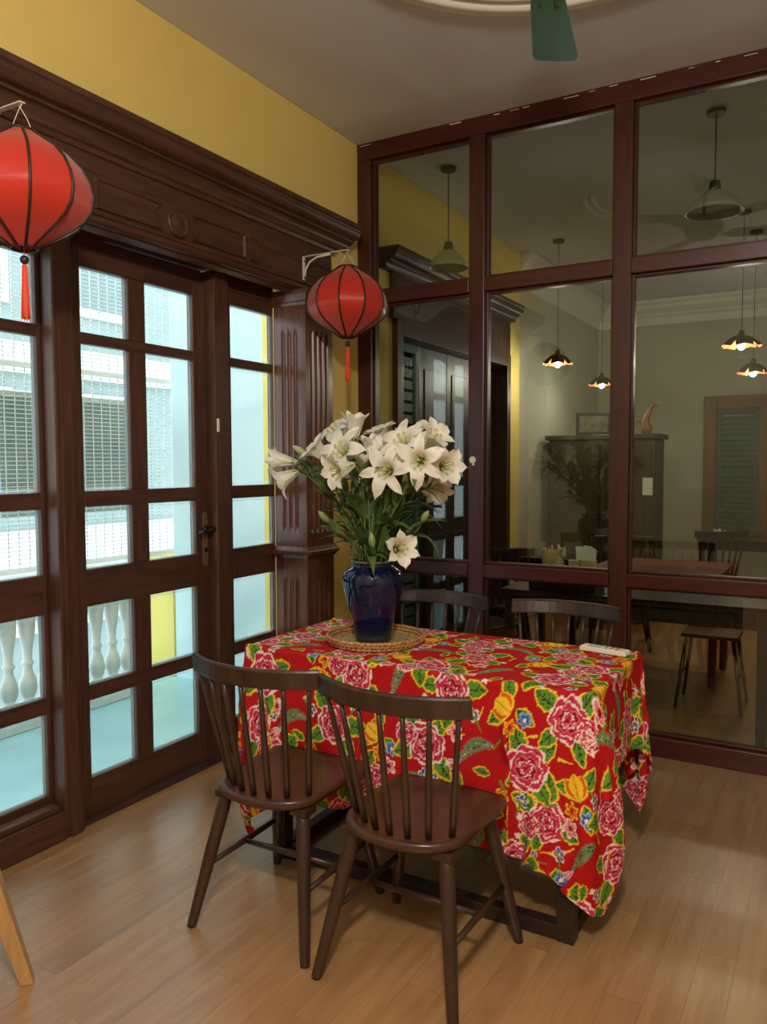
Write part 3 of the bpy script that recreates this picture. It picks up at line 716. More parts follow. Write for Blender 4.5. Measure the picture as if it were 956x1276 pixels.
mb.tube([(0, 0, .01), (.002, .002, .05), (.005, .003, .078)], [.0018, .0018, .0035], 6)
core_me['fila'] = mb.mesh('stamens', FILA, True)
mb = MB()
for k in range(6):
    a = 2*PI*(k+.5)/6; x, y = math.cos(a), math.sin(a)
    mb.obox((x*.0205, y*.0205, .0675), (-y, x, 0), (x, y, 0), (0, 0, 1), .0045, .0013, .0016)
core_me['anth'] = mb.mesh('anthers', ANTH)
def leaf_mesh(L_, wd, droop, seed):
    rows = []; cols = []; rs = random.Random(seed)
    for i in range(9):
        t_ = i/8; w_ = wd*math.sin(PI*min(1, .08+t_*.92)**.75)**.9*(1-.15*t_); x = L_*t_; z = L_*(.55*t_-droop*t_*t_); row = []
        for s in (-1, -.5, 0, .5, 1):
            row.append((x, s*w_+.004*math.sin(4*t_+seed), z+abs(s)*w_*.35)); k = .85+rs.uniform(-.08, .08)
            cols.append((.125*k, .20*k, .06*k, 1))
        rows.append(row)
    me_ = MB().grid(rows).mesh('leaf', LEAFM, True); colattr(me_, cols); return me_
LEAVES = [leaf_mesh(.10, .0125, .25, 1), leaf_mesh(.085, .011, .55, 2), leaf_mesh(.12, .013, .75, 3), leaf_mesh(.07, .010, .1, 4), leaf_mesh(.11, .012, .95, 5)]
bud_me = {}
for nm_, L_, r_ in (('bud', .085, .0125), ('green_bud', .06, .0125)):
    me_ = MB().lathe([(.001, -.004)]+[(r_*math.sin(PI*min(1, .12+.88*k/10))**.8+.0008, L_*k/10) for k in range(11)], 9).mesh('bud', PETAL, True)
    n_ = len(me_.vertices); cc = []
    for v in me_.vertices:
        k = v.co.z/L_; a, b = ((.80, .80, .58), (.46, .55, .2)) if nm_ == 'bud' else ((.40, .48, .2), (.2, .3, .09)); cc.append(tuple(b[q]*(1-k)+a[q]*k for q in range(3))+(1,))
    colattr(me_, cc); bud_me[nm_] = me_
rr = random.Random(5)
def ray_point(px, py, yplane):
    """photo position of a bloom, carried back to its own distance from the camera"""
    d = fw+rt2*((px-478)/F_PX)-up2*((py-638)/F_PX); t_ = (yplane-CAM.y)/d.y; return CAM+d*t_
MOUTH = Vector((VX, VY, CTOP+.305))
from mathutils.bvhtree import BVHTree
PLACED = []                                           # (low corner, high corner, tree, owner) of every flower, stem and leaf already placed
def world_tree(pieces):
    vs, fs = [], []
    for me_, mt in pieces:
        o_ = len(vs); vs += [mt @ v.co for v in me_.vertices]; fs += [tuple(i+o_ for i in p_.vertices) for p_ in me_.polygons]
    lo = [min(v[k] for v in vs) for k in range(3)]; hi = [max(v[k] for v in vs) for k in range(3)]
    return lo, hi, BVHTree.FromPolygons(vs, fs)
def hits(tr, owner, limit=99):
    n = 0
    for lo, hi, t_, ow in PLACED:
        if ow == owner or any(lo[k] > tr[1][k] or hi[k] < tr[0][k] for k in range(3)): continue
        n += len(tr[2].overlap(t_))
        if n > limit: break
    return n
def bloom_pieces(kind, mt):
    if kind not in PETALS: return [(bud_me[kind], mt)]
    p_ = [(core_me['tube'], mt)]+[(PETALS[kind][k % 2], mt @ Matrix.Translation((0, 0, .001*(k % 2))) @ Matrix.Rotation(2*PI*k/6, 4, 'Z')) for k in range(6)]
    return p_+([(core_me['fila'], mt), (core_me['anth'], mt)] if kind != 'trumpet' else [])
PLACED.append(world_tree([(c_.data, Matrix.Translation(va.location)) for c_ in va.children if c_.name.startswith(('body', 'lip'))])+('vase',))
def place_blooms(specs):
    """each bloom slides along its line of sight until it touches none of those placed before"""
    out = []
    for n_, (px, py, dy, kind, face, leaves, label) in enumerate(specs):
        fc = Vector(face).normalized(); best = None
        for step in range(60):
            d0 = dy+(0 if step == 0 else (1 if step % 2 else -1)*.012*((step+1)//2)); d0 = max(-.30, min(.34, d0))
            tip = ray_point(px, py, VY+d0); base_pt = tip-fc*(.075 if kind in PETALS else .045); s_ = rr.uniform(1.12, 1.28) if kind in PETALS else 1
            mt = Matrix.Translation(base_pt) @ fc.to_track_quat('Z', 'Y').to_matrix().to_4x4() @ Matrix.Rotation(rr.uniform(0, 1), 4, 'Z') @ Matrix.Diagonal((s_, s_, s_, 1))
            tr_ = world_tree(bloom_pieces(kind, mt)); h_ = hits(tr_, n_)
            if best is None or h_ < best[0]: best = (h_, base_pt, mt, tr_)
            if h_ == 0: break
        PLACED.append(best[3]+(n_,)); out.append((best[1], fc, best[2]))
    return out
def stem_points(slot, base_pt, fc, bend, side=(0, 0)):
    """a stem stands in its own place in the neck and fans out to its flower"""
    bottom = Vector((VX+slot[0]*.5, VY+slot[1]*.5, CTOP+.062)); mouth = MOUTH+Vector((slot[0], slot[1], 0)); L_ = (base_pt-mouth).length
    c1 = mouth+(mouth-bottom).normalized()*L_*.34+Vector((0, 0, .02+bend)); c2 = base_pt-fc*min(.06, L_*.3)+Vector((side[0], side[1], -.04-bend)); c1 += Vector((side[0]*.5, side[1]*.5, 0))
    return bottom, [bottom, bottom.lerp(mouth, .5)]+[mouth*(1-u)**3+c1*3*u*(1-u)**2+c2*3*u*u*(1-u)+base_pt*u**3 for u in [k/12 for k in range(13)]]
def build_lilies(specs):
    blooms = place_blooms(specs); N_ = len(specs)
    slots = [(.057*math.sqrt((k+.3)/N_)*math.cos(2.39996*k), .057*math.sqrt((k+.3)/N_)*math.sin(2.39996*k)) for k in range(N_)]
    want = [Vector(((b[0].x-VX)*.17, (b[0].y-VY)*.17)) for b in blooms]
    order = list(range(N_))                            # slot k goes to bloom order[k] : swap until the fan is tidy
    cost = lambda k, b: (Vector(slots[k])-want[b]).length_squared
    for _ in range(6):
        for a in range(N_):
            for b in range(a):
                if cost(a, order[b])+cost(b, order[a]) < cost(a, order[a])+cost(b, order[b])-1e-9: order[a], order[b] = order[b], order[a]
    todo = []
    for k in sorted(range(N_), key=lambda k: specs[order[k]][1], reverse=True):
        n_ = order[k]; base_pt, fc, mt = blooms[n_]; kind, label = specs[n_][3], specs[n_][6]; best = None
        for bend, sa, sr in [(b_, 0, 0) for b_ in (0, .02, -.02, .04, -.035, .06, .08, -.05)]+[(b_, a_*PI/4, r_) for r_ in (.02, .04, .06, .09) for b_ in (0, .03, -.03) for a_ in range(8)]:
            bottom, pts = stem_points(slots[k], base_pt, fc, bend, (sr*math.cos(sa), sr*math.sin(sa))); sm_ = MB().tube([p_-bottom for p_ in pts], [.0036]*4+[.0038]*(len(pts)-4), 7).mesh('stem', STEM, True)
            tr_ = world_tree([(sm_, Matrix.Translation(bottom))]); h_ = hits(tr_, n_)
            if best is None or h_ < best[0]: best = (h_, bottom, pts, sm_, tr_)
            if h_ == 0: break
        h_, bottom, pts, sm_, tr_ = best; PLACED.append(tr_+(n_,))
        root = empty('lily_stem', bottom, label[0], 'lily', label[1]); link('stem', sm_, root)
        ml = Matrix.Translation(-bottom) @ mt
        if kind in PETALS:
            b = link('bloom', core_me['tube'], root); b.matrix_local = ml
            for q_ in range(6):
                pt = link('petal', PETALS[kind][q_ % 2], b); pt.rotation_euler = (0, 0, 2*PI*q_/6); pt.location = (0, 0, .001*(q_ % 2))
            if kind != 'trumpet': link('stamens', core_me['fila'], b); link('anthers', core_me['anth'], b)
        else:
            b = link('bud', bud_me[kind], root); b.matrix_local = ml
        todo.append((root, bottom, pts[2:], n_, specs[n_][5]+6))
    for root, bottom, curve, n_, leaves in todo:
        for k in range(leaves):
            for tr_n in range(26):
                u = .10+.74*(k+rr.uniform(0, 1))/leaves; i_ = u*12; i0 = min(11, int(i_)); p_ = curve[i0].lerp(curve[i0+1], i_-i0)
                lm_ = LEAVES[rr.randrange(5)]; a = math.atan2(p_.y-VY, p_.x-VX)+rr.uniform(-1.9, 1.9)
                s_ = rr.uniform(1.05, 1.5)*(1 if tr_n < 12 else .8)
                mt = Matrix.LocRotScale(p_, Matrix.Rotation(a, 3, 'Z') @ Matrix.Rotation(rr.uniform(-.85, .15), 3, 'Y') @ Matrix.Rotation(rr.uniform(-.3, .3), 3, 'X'), Vector((s_, s_*1.15, s_)))
                t3 = world_tree([(lm_, mt)])
                if hits(t3, n_, 0) == 0:
                    PLACED.append(t3+((n_, k),)); lf = link('leaf', lm_, root); lf.matrix_local = Matrix.Translation(-bottom) @ mt; break
OPEN = ('open white lily on a leafy stem in the cobalt vase', 'open lilies in the blue vase')
TRUM = ('half-open trumpet shaped white lily on a stem in the cobalt vase', 'half-open lilies in the blue vase')
BUD = ('closed pale bud on a lily stem in the cobalt vase', 'lily buds in the blue vase')
LILIES = [
 (352, 598, -.02, 'half', (-.75, -.45, -.45), 3, OPEN), (350, 574, .03, 'trumpet', (-.95, -.2, .12), 3, TRUM), (372, 560, .08, 'bud', (-.8, .2, .35), 2, BUD),
 (394, 560, .0, 'half', (-.5, -.5, .6), 4, OPEN), (414, 533, .06, 'open', (-.35, -.55, .75), 5, OPEN), (442, 530, .04, 'trumpet', (.15, -.1, 1), 4, TRUM), (432, 528, .10, 'half', (.0, -.3, 1), 3, TRUM),
 (424, 560, -.08, 'open', (-.1, -1, .45), 5, OPEN), (420, 586, -.12, 'half', (-.35, -.8, -.25), 5, OPEN), (443, 582, -.02, 'half', (.4, -.75, .2), 4, OPEN),
 (462, 553, .05, 'trumpet', (-.05, -.2, 1), 4, TRUM), (474, 540, .12, 'half', (-.2, -.3, .9), 3, OPEN), (481, 563, .0, 'half', (.2, -.7, .6), 5, OPEN), (479, 586, -.12, 'open', (.1, -1, .1), 6, OPEN),
 (500, 548, .03, 'open', (-.1, -.85, .65), 5, OPEN), (516, 550, .10, 'open', (.2, -.8, .55), 4, OPEN), (541, 543, .06, 'half', (.75, -.25, .65), 4, TRUM), (521, 575, -.06, 'open', (.25, -.95, -.05), 5, OPEN),
 (538, 577, -.02, 'open', (.4, -.9, .1), 5, OPEN), (557, 581, .04, 'half', (.8, -.5, .05), 4, OPEN), (546, 610, .0, 'half', (.5, -.55, -.7), 4, OPEN),
 (500, 684, -.085, 'half', (.75, -.6, .15), 2, OPEN), (463, 668, -.10, 'green_bud', (.0, -.2, 1), 4, BUD), (505, 600, -.02, 'bud', (.1, -.1, 1), 6, BUD), (400, 640, -.05, 'green_bud', (-.6, -.3, .7), 6, BUD), (532, 640, -.03, 'green_bud', (.6, -.3, .7), 6, BUD)]
def lily_label(px, py, kind, lab):
    side = 'leaning towards the glazed doors' if px < 408 else ('leaning towards the glass partition' if px > 508 else 'upright in the middle of the bouquet')
    k = {'open': 'wide open white lily', 'half': 'half-open white lily', 'trumpet': 'slender white trumpet lily', 'bud': 'pale closed lily bud', 'green_bud': 'green closed lily bud'}[kind]
    if py > 680: return ('small white lily drooping over the lip of the blue vase', 'lilies in the blue vase')
    if (px, py) == (546, 610): return ('half-open white lily hanging head down on the partition side of the bouquet', 'lilies in the blue vase')
    return (k+' '+side, 'lilies in the blue vase')
build_lilies([a[:6]+(lily_label(a[0], a[1], a[3], a[6]),) for a in LILIES])

# ------------------------------------------------------------------ lanterns and brackets
SILK, nt, p = nm('red_silk'); p.inputs['Base Color'].default_value = srgb(216, 58, 38); p.inputs['Roughness'].default_value = .33; p.inputs['Sheen Weight'].default_value = .35; p.inputs['Specular IOR Level'].default_value = .45
p.inputs['Anisotropic'].default_value = .6
tc = nt.nodes.new('ShaderNodeTexCoord'); mp = nt.nodes.new('ShaderNodeMapping'); mp.inputs['Scale'].default_value = (8, 8, 26); nz = nt.nodes.new('ShaderNodeTexNoise'); nz.inputs['Scale'].default_value = 1.2; bm_ = nt.nodes.new('ShaderNodeBump'); bm_.inputs['Strength'].default_value = .35; bm_.inputs['Distance'].default_value = .006
nt.links.new(tc.outputs['Object'], mp.inputs[0]); nt.links.new(mp.outputs[0], nz.inputs['Vector']); nt.links.new(nz.outputs[0], bm_.inputs['Height']); nt.links.new(bm_.outputs[0], p.inputs['Normal'])
tl = nt.nodes.new('ShaderNodeBsdfTranslucent'); tl.inputs[0].default_value = srgb(210, 40, 24); mx = nt.nodes.new('ShaderNodeMixShader'); mx.inputs[0].default_value = .22
nt.links.new(p.outputs[0], mx.inputs[1]); nt.links.new(tl.outputs[0], mx.inputs[2]); nt.links.new(mx.outputs[0], nt.nodes['Material Output'].inputs[0])
RIB = plain('lantern_rib', srgb(52, 30, 24), .5); CORD = plain('white_cord', srgb(230, 220, 205), .7); TASS = plain('orange_tassel', srgb(226, 68, 30), .6); BEAD = plain('dark_bead', srgb(46, 38, 38), .25)
LP = [(.045, .182), (.058, .172), (.095, .148), (.142, .118), (.180, .078), (.203, .035), (.2125, -.01), (.205, -.052), (.180, -.088), (.142, -.116), (.105, -.138), (.07, -.158), (.04, -.178)]
NR = 10
def make_lantern(loc, label, rot):
    r = empty('silk_lantern', loc, label, 'lantern', 'red silk lanterns on the door surround', rz=rot)
    mb = MB(); rows = []
    for (R0, z) in LP:
        row = []
        for q_ in range(7):
            a = 2*PI/NR*q_/6; k = math.cos(PI/NR)/math.cos(a-PI/NR)
            row.append((R0*k*math.cos(a), R0*k*math.sin(a), z))
        rows.append(row)
    gm = MB().grid(rows).mesh('silk_panel', SILK, True)
    rm = MB().tube([(R0+.0012, 0, z) for R0, z in LP], .005, 6).mesh('rib', RIB, True)
    for k in range(NR):
        g = link('silk_panel', gm, r); g.rotation_euler.z = 2*PI*k/NR
        g = link('rib', rm, r); g.rotation_euler.z = 2*PI*k/NR
    for R0, z in ((.046, .183), (.041, -.179)):
        MB().tube([(R0*math.cos(2*PI*k/24), R0*math.sin(2*PI*k/24), z) for k in range(25)], .0045, 6, caps=False).build('ring', RIB, r, smooth=True)
    for s in (-1, 1): MB().tube([(s*.045, 0, .184), (s*.03, 0, .215), (s*.006, 0, .250), (0, 0, .258)], .0014, 5).build('cord', CORD, r)
    MB().tube([(0, 0, -.176), (0, 0, -.225)], .0016, 5).build('tassel_cord', TASS, r)
    MB().lathe([(.0005, -.014), (.007, -.013), (.0125, -.007), (.014, 0), (.0125, .007), (.007, .013), (.0005, .014)], 14, (0, 0, -.215)).build('bead', BEAD, r, smooth=True)
    ts = MB().lathe([(.003, -.228), (.008, -.235), (.0085, -.26), (.012, -.36), (.013, -.40), (.004, -.402)], 16).build('tassel', TASS, r, smooth=True)
    sm = MB(); g_ = random.Random(4)
    for k in range(26):
        a = g_.uniform(0, 2*PI); q_ = g_.uniform(.7, 1.15)
        sm.tube([(.0075*math.cos(a), .0075*math.sin(a), -.236), (.0105*math.cos(a), .0105*math.sin(a), -.31), (.014*q_*math.cos(a), .014*q_*math.sin(a), -.385-.03*g_.random())], .0012, 4)
    sm.build('strands', TASS, ts)
    return r
def make_bracket(loc, label):
    r = empty('shelf_bracket', loc, label, 'bracket')
    MB().box(0, .004, -.011, .011, -.118, .004).build('wall_plate', WHITE_METAL, r, bevel=.001)
    MB().box(0, .285, -.010, .010, .0, .004).build('arm', WHITE_METAL, r, bevel=.001)
    MB().tube([(.008, 0, -.098), (.013, 0, -.065), (.038, 0, -.028), (.085, 0, -.008), (.17, 0, -.004)], .0055, 8).build('brace', WHITE_METAL, r, smooth=True)
    for z in (-.108, -.02): MB().tube([(.003, 0, z), (.007, 0, z)], .005, 10).build('screw', BRONZE, r)
    MB().tube([(.276, 0, .003), (.279, 0, -.006), (.273, 0, -.011), (.267, 0, -.006)], .0018, 6).build('hook', WHITE_METAL, r)
for (lx, ly, lz, ll, lb, rot) in ((.302, -.588, 2.298, 'red silk lantern hanging between the pilaster and the glass partition', 'white metal bracket holding the lantern by the glass partition', .05), (.302, -2.454, 2.317, 'red silk lantern hanging before the side light, in front of the frieze panels', 'white metal bracket holding the lantern before the side light', .1)):
    make_bracket((.0302, ly, lz+.2615), lb)
    make_lantern((lx, ly, lz), ll, rot).scale = (.975,)*3

# ------------------------------------------------------------------ ceiling fan
fan = empty('ceiling_fan', (FANC[0], FANC[1], H-.007), 'teal ceiling fan under the round plaster medallion', 'fan')
MB().lathe([(.0, 0), (.07, 0), (.068, -.03), (.03, -.06), (.014, -.065), (0, -.065)], 24).build('canopy', TEAL, fan, smooth=True)
MB().tube([(0, 0, -.05), (0, 0, -.24)], .012, 12).build('downrod', TEAL, fan, smooth=True)
MB().lathe([(0, -.22), (.06, -.225), (.11, -.25), (.125, -.29), (.12, -.335), (.08, -.36), (.03, -.372), (0, -.374)], 32).build('motor', TEAL, fan, smooth=True)
bo = [(.16, -.056), (.20, -.06), (.54, -.084), (.565, -.076), (.573, -.05), (.576, 0), (.573, .05), (.565, .076), (.54, .084), (.20, .06), (.16, .056)]
bm2 = MB().prism(bo, -.004, .004, 'z').mesh('blade', TEAL); im = MB().box(.09, .22, -.02, .02, -.012, -.004).mesh('blade_iron', TEAL)
sm2 = MB(); 
for yy in (-.03, .03): sm2.tube([(.2, yy, -.004), (.2, yy, -.0085)], .006, 10)
sm2 = sm2.mesh('screws', BRONZE)
ang0 = math.atan2(.535, -.135)
for k in range(3):
    b = link('blade', bm2, fan); b.matrix_local = Matrix.Rotation(ang0+2*PI*k/3, 4, 'Z') @ Matrix.Translation((0, 0, -.335)) @ Matrix.Rotation(math.radians(9), 4, 'X')
    link('blade_iron', im, b); link('screws', sm2, b)

# ------------------------------------------------------------------ pale wooden chair by the doors
pc = empty('side_chair', (.534, -3.0156, 0), 'pale beech chair with tapered square legs near the glazed doors', 'chair', rz=math.radians(-42))
for sx in (-1, 1):
    for sy in (-1, 1):
        top = Vector((sx*.165, sy*.15, .43)); ft = Vector((sx*.21, sy*.249 if sy > 0 else sy*.225, 0))
        if sy > 0: top = Vector((sx*.175, .14, .43))
        mb = MB(); v = []
        for p_, h_ in ((top, .029), (ft, .018)): v += [p_+Vector((a*h_, b*h_, 0)) for a, b in ((-1, -1), (1, -1), (1, 1), (-1, 1))]
        mb.add(v, [(3,2,1,0),(4,5,6,7),(0,1,5,4),(1,2,6,5),(2,3,7,6),(3,0,4,7)]).build('leg', W_PALE, pc, bevel=.003)
bx('seat', W_PALE, pc, -.2, .2, -.185, .172, .43, .455, .01); bx('cushion', plain('dark_cushion', srgb(46, 34, 30), .8), pc, -.19, .19, -.175, .165, .455, .485, .012)
for sy in (-1, 1): bx('apron', W_PALE, pc, -.15, .15, sy*.145-.01, sy*.145+.01, .38, .43, .002)
for sx in (-1, 1): MB().tube([(sx*.15, -.17, .45), (sx*.155, -.225, .82)], [.014, .011], 10).build('back_post', W_PALE, pc, smooth=True)
bx('back_rail', W_PALE, pc, -.165, .165, -.236, -.214, .74, .83, .005)

# ------------------------------------------------------------------ balcony and street side
STONE = plain('white_cast_stone', srgb(226, 226, 222), .7, noise=.05, nscale=14, bump=.1)
TILE = plain('pale_balcony_screed', srgb(160, 204, 210), .35, noise=.06, nscale=5)
PALEW = plain('pale_blue_render', srgb(204, 224, 228), .8)
YEL_OUT = plain('yellow_render', srgb(228, 206, 112), .8)
WIRE = plain('white_wire', srgb(232, 236, 234), .5)
FAC = plain('facade_grey', srgb(136, 152, 153), .8, noise=.08, nscale=2); FACW = plain('facade_white', srgb(218, 226, 226), .8); FACD = plain('facade_window', srgb(104, 122, 126), .3)
tag(MB().box(-1.9, -.302, -5.0, .6, -.18, -.02).build('floor_balcony', TILE), 'pale blue grey balcony floor outside the glazed doors', 'balcony floor', kind='structure')
bl = empty('balustrade', (-1.5, -1.6, -.02), 'white cast stone balustrade with turned balusters along the balcony', 'balustrade')
MB().box(-.09, .09, -2.6, 1.26, 0, .11).build('plinth', STONE, bl, bevel=.008)
MB().box(-.1, .1, -2.6, 1.26, .76, .86).build('top_rail', STONE, bl, bevel=.012)
bp = MB().lathe([(0, 0), (.05, 0), (.05, .03), (.036, .036), (.03, .05), (.042, .075), (.05, .11), (.046, .15), (.028, .20), (.024, .235), (.034, .245), (.034, .26), (.024, .27), (.028, .33), (.044, .43), (.05, .50), (.046, .56), (.032, .60), (.028, .615), (.045, .622), (.045, .65), (0, .65)], 14).mesh('baluster', STONE, True)
for k in range(31): link('baluster', bp, bl, loc=(0, -2.52+k*.122, .11))
sc_ = empty('wire_screen', (-1.63, -1.6, .84), 'white welded wire screen standing above the balcony balustrade', 'wire screen')
for y in (-2.5, -1.1, .3, 1.78): MB().box(-.015, .015, y-.015, y+.015, 0, 2.4).build('post', WIRE, sc_)
for z in (.0, 1.2, 2.37): MB().box(-.012, .012, -2.5, 1.78, z, z+.03).build('frame_bar', WIRE, sc_)
wm = MB()
for k in range(94): wm.box(-.0025, .0025, -2.5, 1.78, .03+k*.025, .0345+k*.025)
for k in range(62): wm.box(-.0025, .0025, -2.5+k*.069, -2.495+k*.069, .0, 2.4)
ww = wm.build('wire_mesh', WIRE, sc_); ww['kind'] = 'stuff'
ac = empty('blind_panel', (-1.65, -1.13, 1.45), 'pale grey blind panel hung behind the balcony wire screen', 'blind')
MB().box(-.012, .012, -.1, .95, -.28, .42).build('panel', plain('blind_grey', srgb(150, 172, 178), .8), ac, bevel=.004)
MB().tube([(0, -.12, .44), (0, .97, .44)], .018, 10).build('roller', WIRE, ac, smooth=True)
pe = tag(MB().box(-1.76, -1.52, -.015, .3, -.02, .84).build('wall_balcony_pier', YEL_OUT, bevel=.01), 'yellow rendered pier at the end of the balcony', 'pier', kind='structure')
tag(MB().box(-1.519, -.302, .0, .12, -.02, 3.3).build('wall_balcony_end', PALEW), 'pale blue end wall closing the balcony', 'wall', kind='structure')
tag(MB().box(-.70, -.302, -.03, -.001, -.02, 3.3).build('wall_balcony_jamb', YEL_OUT, bevel=.01), 'yellow rendered return wall beside the balcony doors', 'wall', kind='structure')
fa = empty('street_building', (-7.0, 1.0, -4), 'pale grey and white house front across the street', 'building')
MB().box(-.5, 0, -9, 11, 0, 14).build('wall', FAC, fa)
for k, (z0, z1) in enumerate(((3.2, 4.6), (6.7, 7.1), (9.6, 10.0))): MB().box(0, .12, -9, 11, z0, z1).build('band', FACW, fa)
for i in range(9):
    for j, z in enumerate((4.9, 7.6, 10.4)):
        y = -8+i*2.1
        f_ = MB().box(0, .06, y, y+1.2, z, z+1.6).build('window', FACW, fa); MB().box(.06, .075, y+.12, y+1.08, z+.12, z+1.48).build('pane', FACD, f_)
tag(MB().box(-6.5, -1.95, -10, 14, -4.2, -4.0).build('street', plain('street_grey', srgb(150, 160, 160), .8)), 'pale grey street below the balcony', 'street', kind='structure')

# ------------------------------------------------------------------ room behind the glass
# shuttered door in its left wall
sd = empty('door_2', (0, 1.42, 0), 'dark closed panelled door with one louvred shutter behind the glass partition', 'shuttered door', kind='structure')
def shutter(root, mk, u0, u1, z0, z1, n, mat=TEAL_SH):
    fr = MB(); 
    for a, b in ((u0, u0+.05), (u1-.05, u1)): mk(fr, a, b, z0, z1, .0, .03)
    for a, b in ((z0, z0+.06), (z1-.06, z1), ((z0+z1)/2-.03, (z0+z1)/2+.03)): mk(fr, u0+.05, u1-.05, a, b, .0, .03)
    s = fr.build('shutter', mat, root, bevel=.002)
    for k in range(n):
        z = z0+.07+(z1-z0-.14)*k/n
        m_ = MB(); mk(m_, u0+.05, u1-.05, z, z+(z1-z0-.14)/n*.72, .006, .02); m_.build('slat', mat, s)
mkl = lambda mb, a, b, z0, z1, d0, d1: mb.box(-.12+d0, -.12+d1, a-1.42, b-1.42, z0, z1)
shutter(sd, mkl, .5, .96, .1, 2.3, 26)
for u0, u1 in ((.965, 1.42), (1.425, 1.88), (1.885, 2.35)):
    d_ = bx('door_leaf', W_TABLE, sd, -.13, -.09, u0-1.42, u1-1.42, .01, 2.3, .003)
    for z0, z1 in ((.2, .95), (1.1, 2.15)): bx('door_panel', W_TABLE, d_, -.091, -.083, u0+.08-1.42, u1-.08-1.42, z0, z1, .003)
for a, b in ((.42, .5), (2.35, 2.43)): bx('jamb', W_DOOR_V, sd, -.16, .04, a-1.42, b-1.42, 0, 2.4)
bx('head', W_DOOR_H, sd, -.16, .04, .5-1.42, 2.35-1.42, 2.3, 2.4)
en2 = empty('trim_12', (0, 1.42, 2.4), 'dark stepped cornice over the shuttered door behind the glass', 'door surround', kind='structure')
MB().prism([(a+.001, b-2.4) for a, b in prof], .25-1.42, 2.5-1.42, 'y').build('cornice', W_DOOR_H, en2)
bx('frieze', W_DOOR_H, en2, .001, .03, .38-1.42, 2.44-1.42, .0, .286)
# far window with louvred shutters
fwin = empty('window_3', (1.78, 5.59, 0), 'brown framed window with teal louvred shutters on the far grey wall', 'window', kind='structure')
wx0, wx1, wz0, wz1 = -.62, .62, .55, 2.22
for a, b in ((wx0, wx0+.13), (wx1-.13, wx1), (-.05, .05)): bx('stile', W_BROWN, fwin, a, b, -.07, -.001, wz0, wz1, .004)
for a, b in ((wz0, wz0+.13), (wz1-.14, wz1)): bx('rail', W_BROWN, fwin, wx0+.13, wx1-.13, -.066, -.001, a, b, .004)
mkf = lambda mb, a, b, z0, z1, d0, d1: mb.box(a, b, -.045+d0-.006, -.045+d1-.006, z0, z1)
for u0, u1 in ((wx0+.13, -.05), (.05, wx1-.13)):
    shutter(fwin, mkf, u0, u1, wz0+.13, wz1-.14, 22)
    for z in (1.18, 1.58): bx('glazing_bar', W_BROWN, fwin, u0, u1, -.066, -.052, z, z+.018, 0)
# pendant lamps with petal shades
COPPER = plain('copper_leaf', srgb(226, 120, 76), .35, metal=.6); SHADE = plain('dark_bronze_shade', srgb(70, 66, 54), .5, metal=.4)
def pendant(loc, label, power=0, r=.11, cord_h=None, group=None, warm=(1, .935, .83)):
    p = empty('pendant_lamp', loc, label, 'pendant lamp', group)
    top = H-loc[2]-.001
    MB().lathe([(0, top), (.05, top), (.048, top-.018), (0, top-.022)], 20).build('canopy', SHADE, p)
    MB().tube([(0, 0, .09), (0, 0, top-.015)], .0028, 6).build('cord', SHADE, p)
    MB().lathe([(0, .095), (.016, .09), (.022, .06), (.02, .045), (0, .045)], 16).build('socket', SHADE, p, smooth=True)
    pm = MB(); n = 5
    for side, m_ in ((.0, 0), (-.003, 1)):
        for k in range(n):
            rows = []
            for i in range(6):
                t_ = i/5; rr_ = .018+(r*1.15-.018)*t_; z = .055-.075*t_**1.7+side; hwid = (PI/n)*(1.12-.35*t_**3); rows.append([(rr_*(1-.08*abs(s)**2*t_)*math.cos(2*PI*k/n+s*hwid), rr_*(1-.08*abs(s)**2*t_)*math.sin(2*PI*k/n+s*hwid), z+.004*(k % 2)-.012*abs(s)*t_) for s in (-1, -.5, 0, .5, 1)])
            pm.cur = m_; pm.grid(rows)
    pm.build('shade', [SHADE, COPPER], p, smooth=True)
    MB().lathe([(0, .045), (.012, .03), (.024, -.008), (.028, -.028), (.022, -.046), (.009, -.056), (0, -.057)], 16).build('bulb', emit('bulb_glow', warm+(1,), 14 if power else .0), p, smooth=True)
    if power:
        l = bpy.data.lights.new('bulb_light', 'POINT'); l.energy = power; l.color = warm; l.shadow_soft_size = .035
        o = bpy.data.objects.new('bulb_light', l); COL.objects.link(o); o.parent = p; o.location = (0, 0, -.10)
    return p
pendant((.41, 2.55, 2.34), 'lit petal pendant lamp nearest the yellow wall strip behind the glass', BEYOND_W)
pendant((.47, 3.75, 2.26), 'lit petal pendant lamp above the dark cabinet behind the glass', BEYOND_W*.6)
pendant((1.84, 2.5, 2.375), 'lit petal pendant lamp, higher of the pair before the shuttered window', BEYOND_W*1.2, .125)
pendant((1.87, 3.1, 2.23), 'lit petal pendant lamp, lower of the pair before the shuttered window', BEYOND_W*.7)
def saucer(loc, label, r, col):
    p = empty('saucer_pendant', loc, label, 'pendant lamp'); top = H-loc[2]-.001
    MB().lathe([(0, top), (.05, top), (.048, top-.02), (0, top-.024)], 20).build('canopy', SHADE, p)
    MB().tube([(0, 0, .11), (0, 0, top-.015)], .004, 6).build('cord', SHADE, p)
    MB().lathe([(0, .12), (.025, .115), (.032, .075), (.03, .06), (0, .06)], 18).build('socket', SHADE, p, smooth=True)
    MB().lathe([(.02, .066), (.05, .06), (r*.62, .03), (r*.9, -.02), (r, -.05), (r*.97, -.05), (r*.87, -.018), (r*.6, .024), (.02, .058)], 36).build('shade', col, p, smooth=True)
saucer((.31, .60, 2.765), 'unlit pale saucer pendant lamp behind the first upper pane', .13, plain('olive_white_enamel', srgb(196, 190, 140), .4))
saucer((1.89, .58, 2.86), 'unlit grey saucer pendant lamp behind the third upper pane', .15, plain('grey_white_enamel', srgb(176, 170, 160), .4))
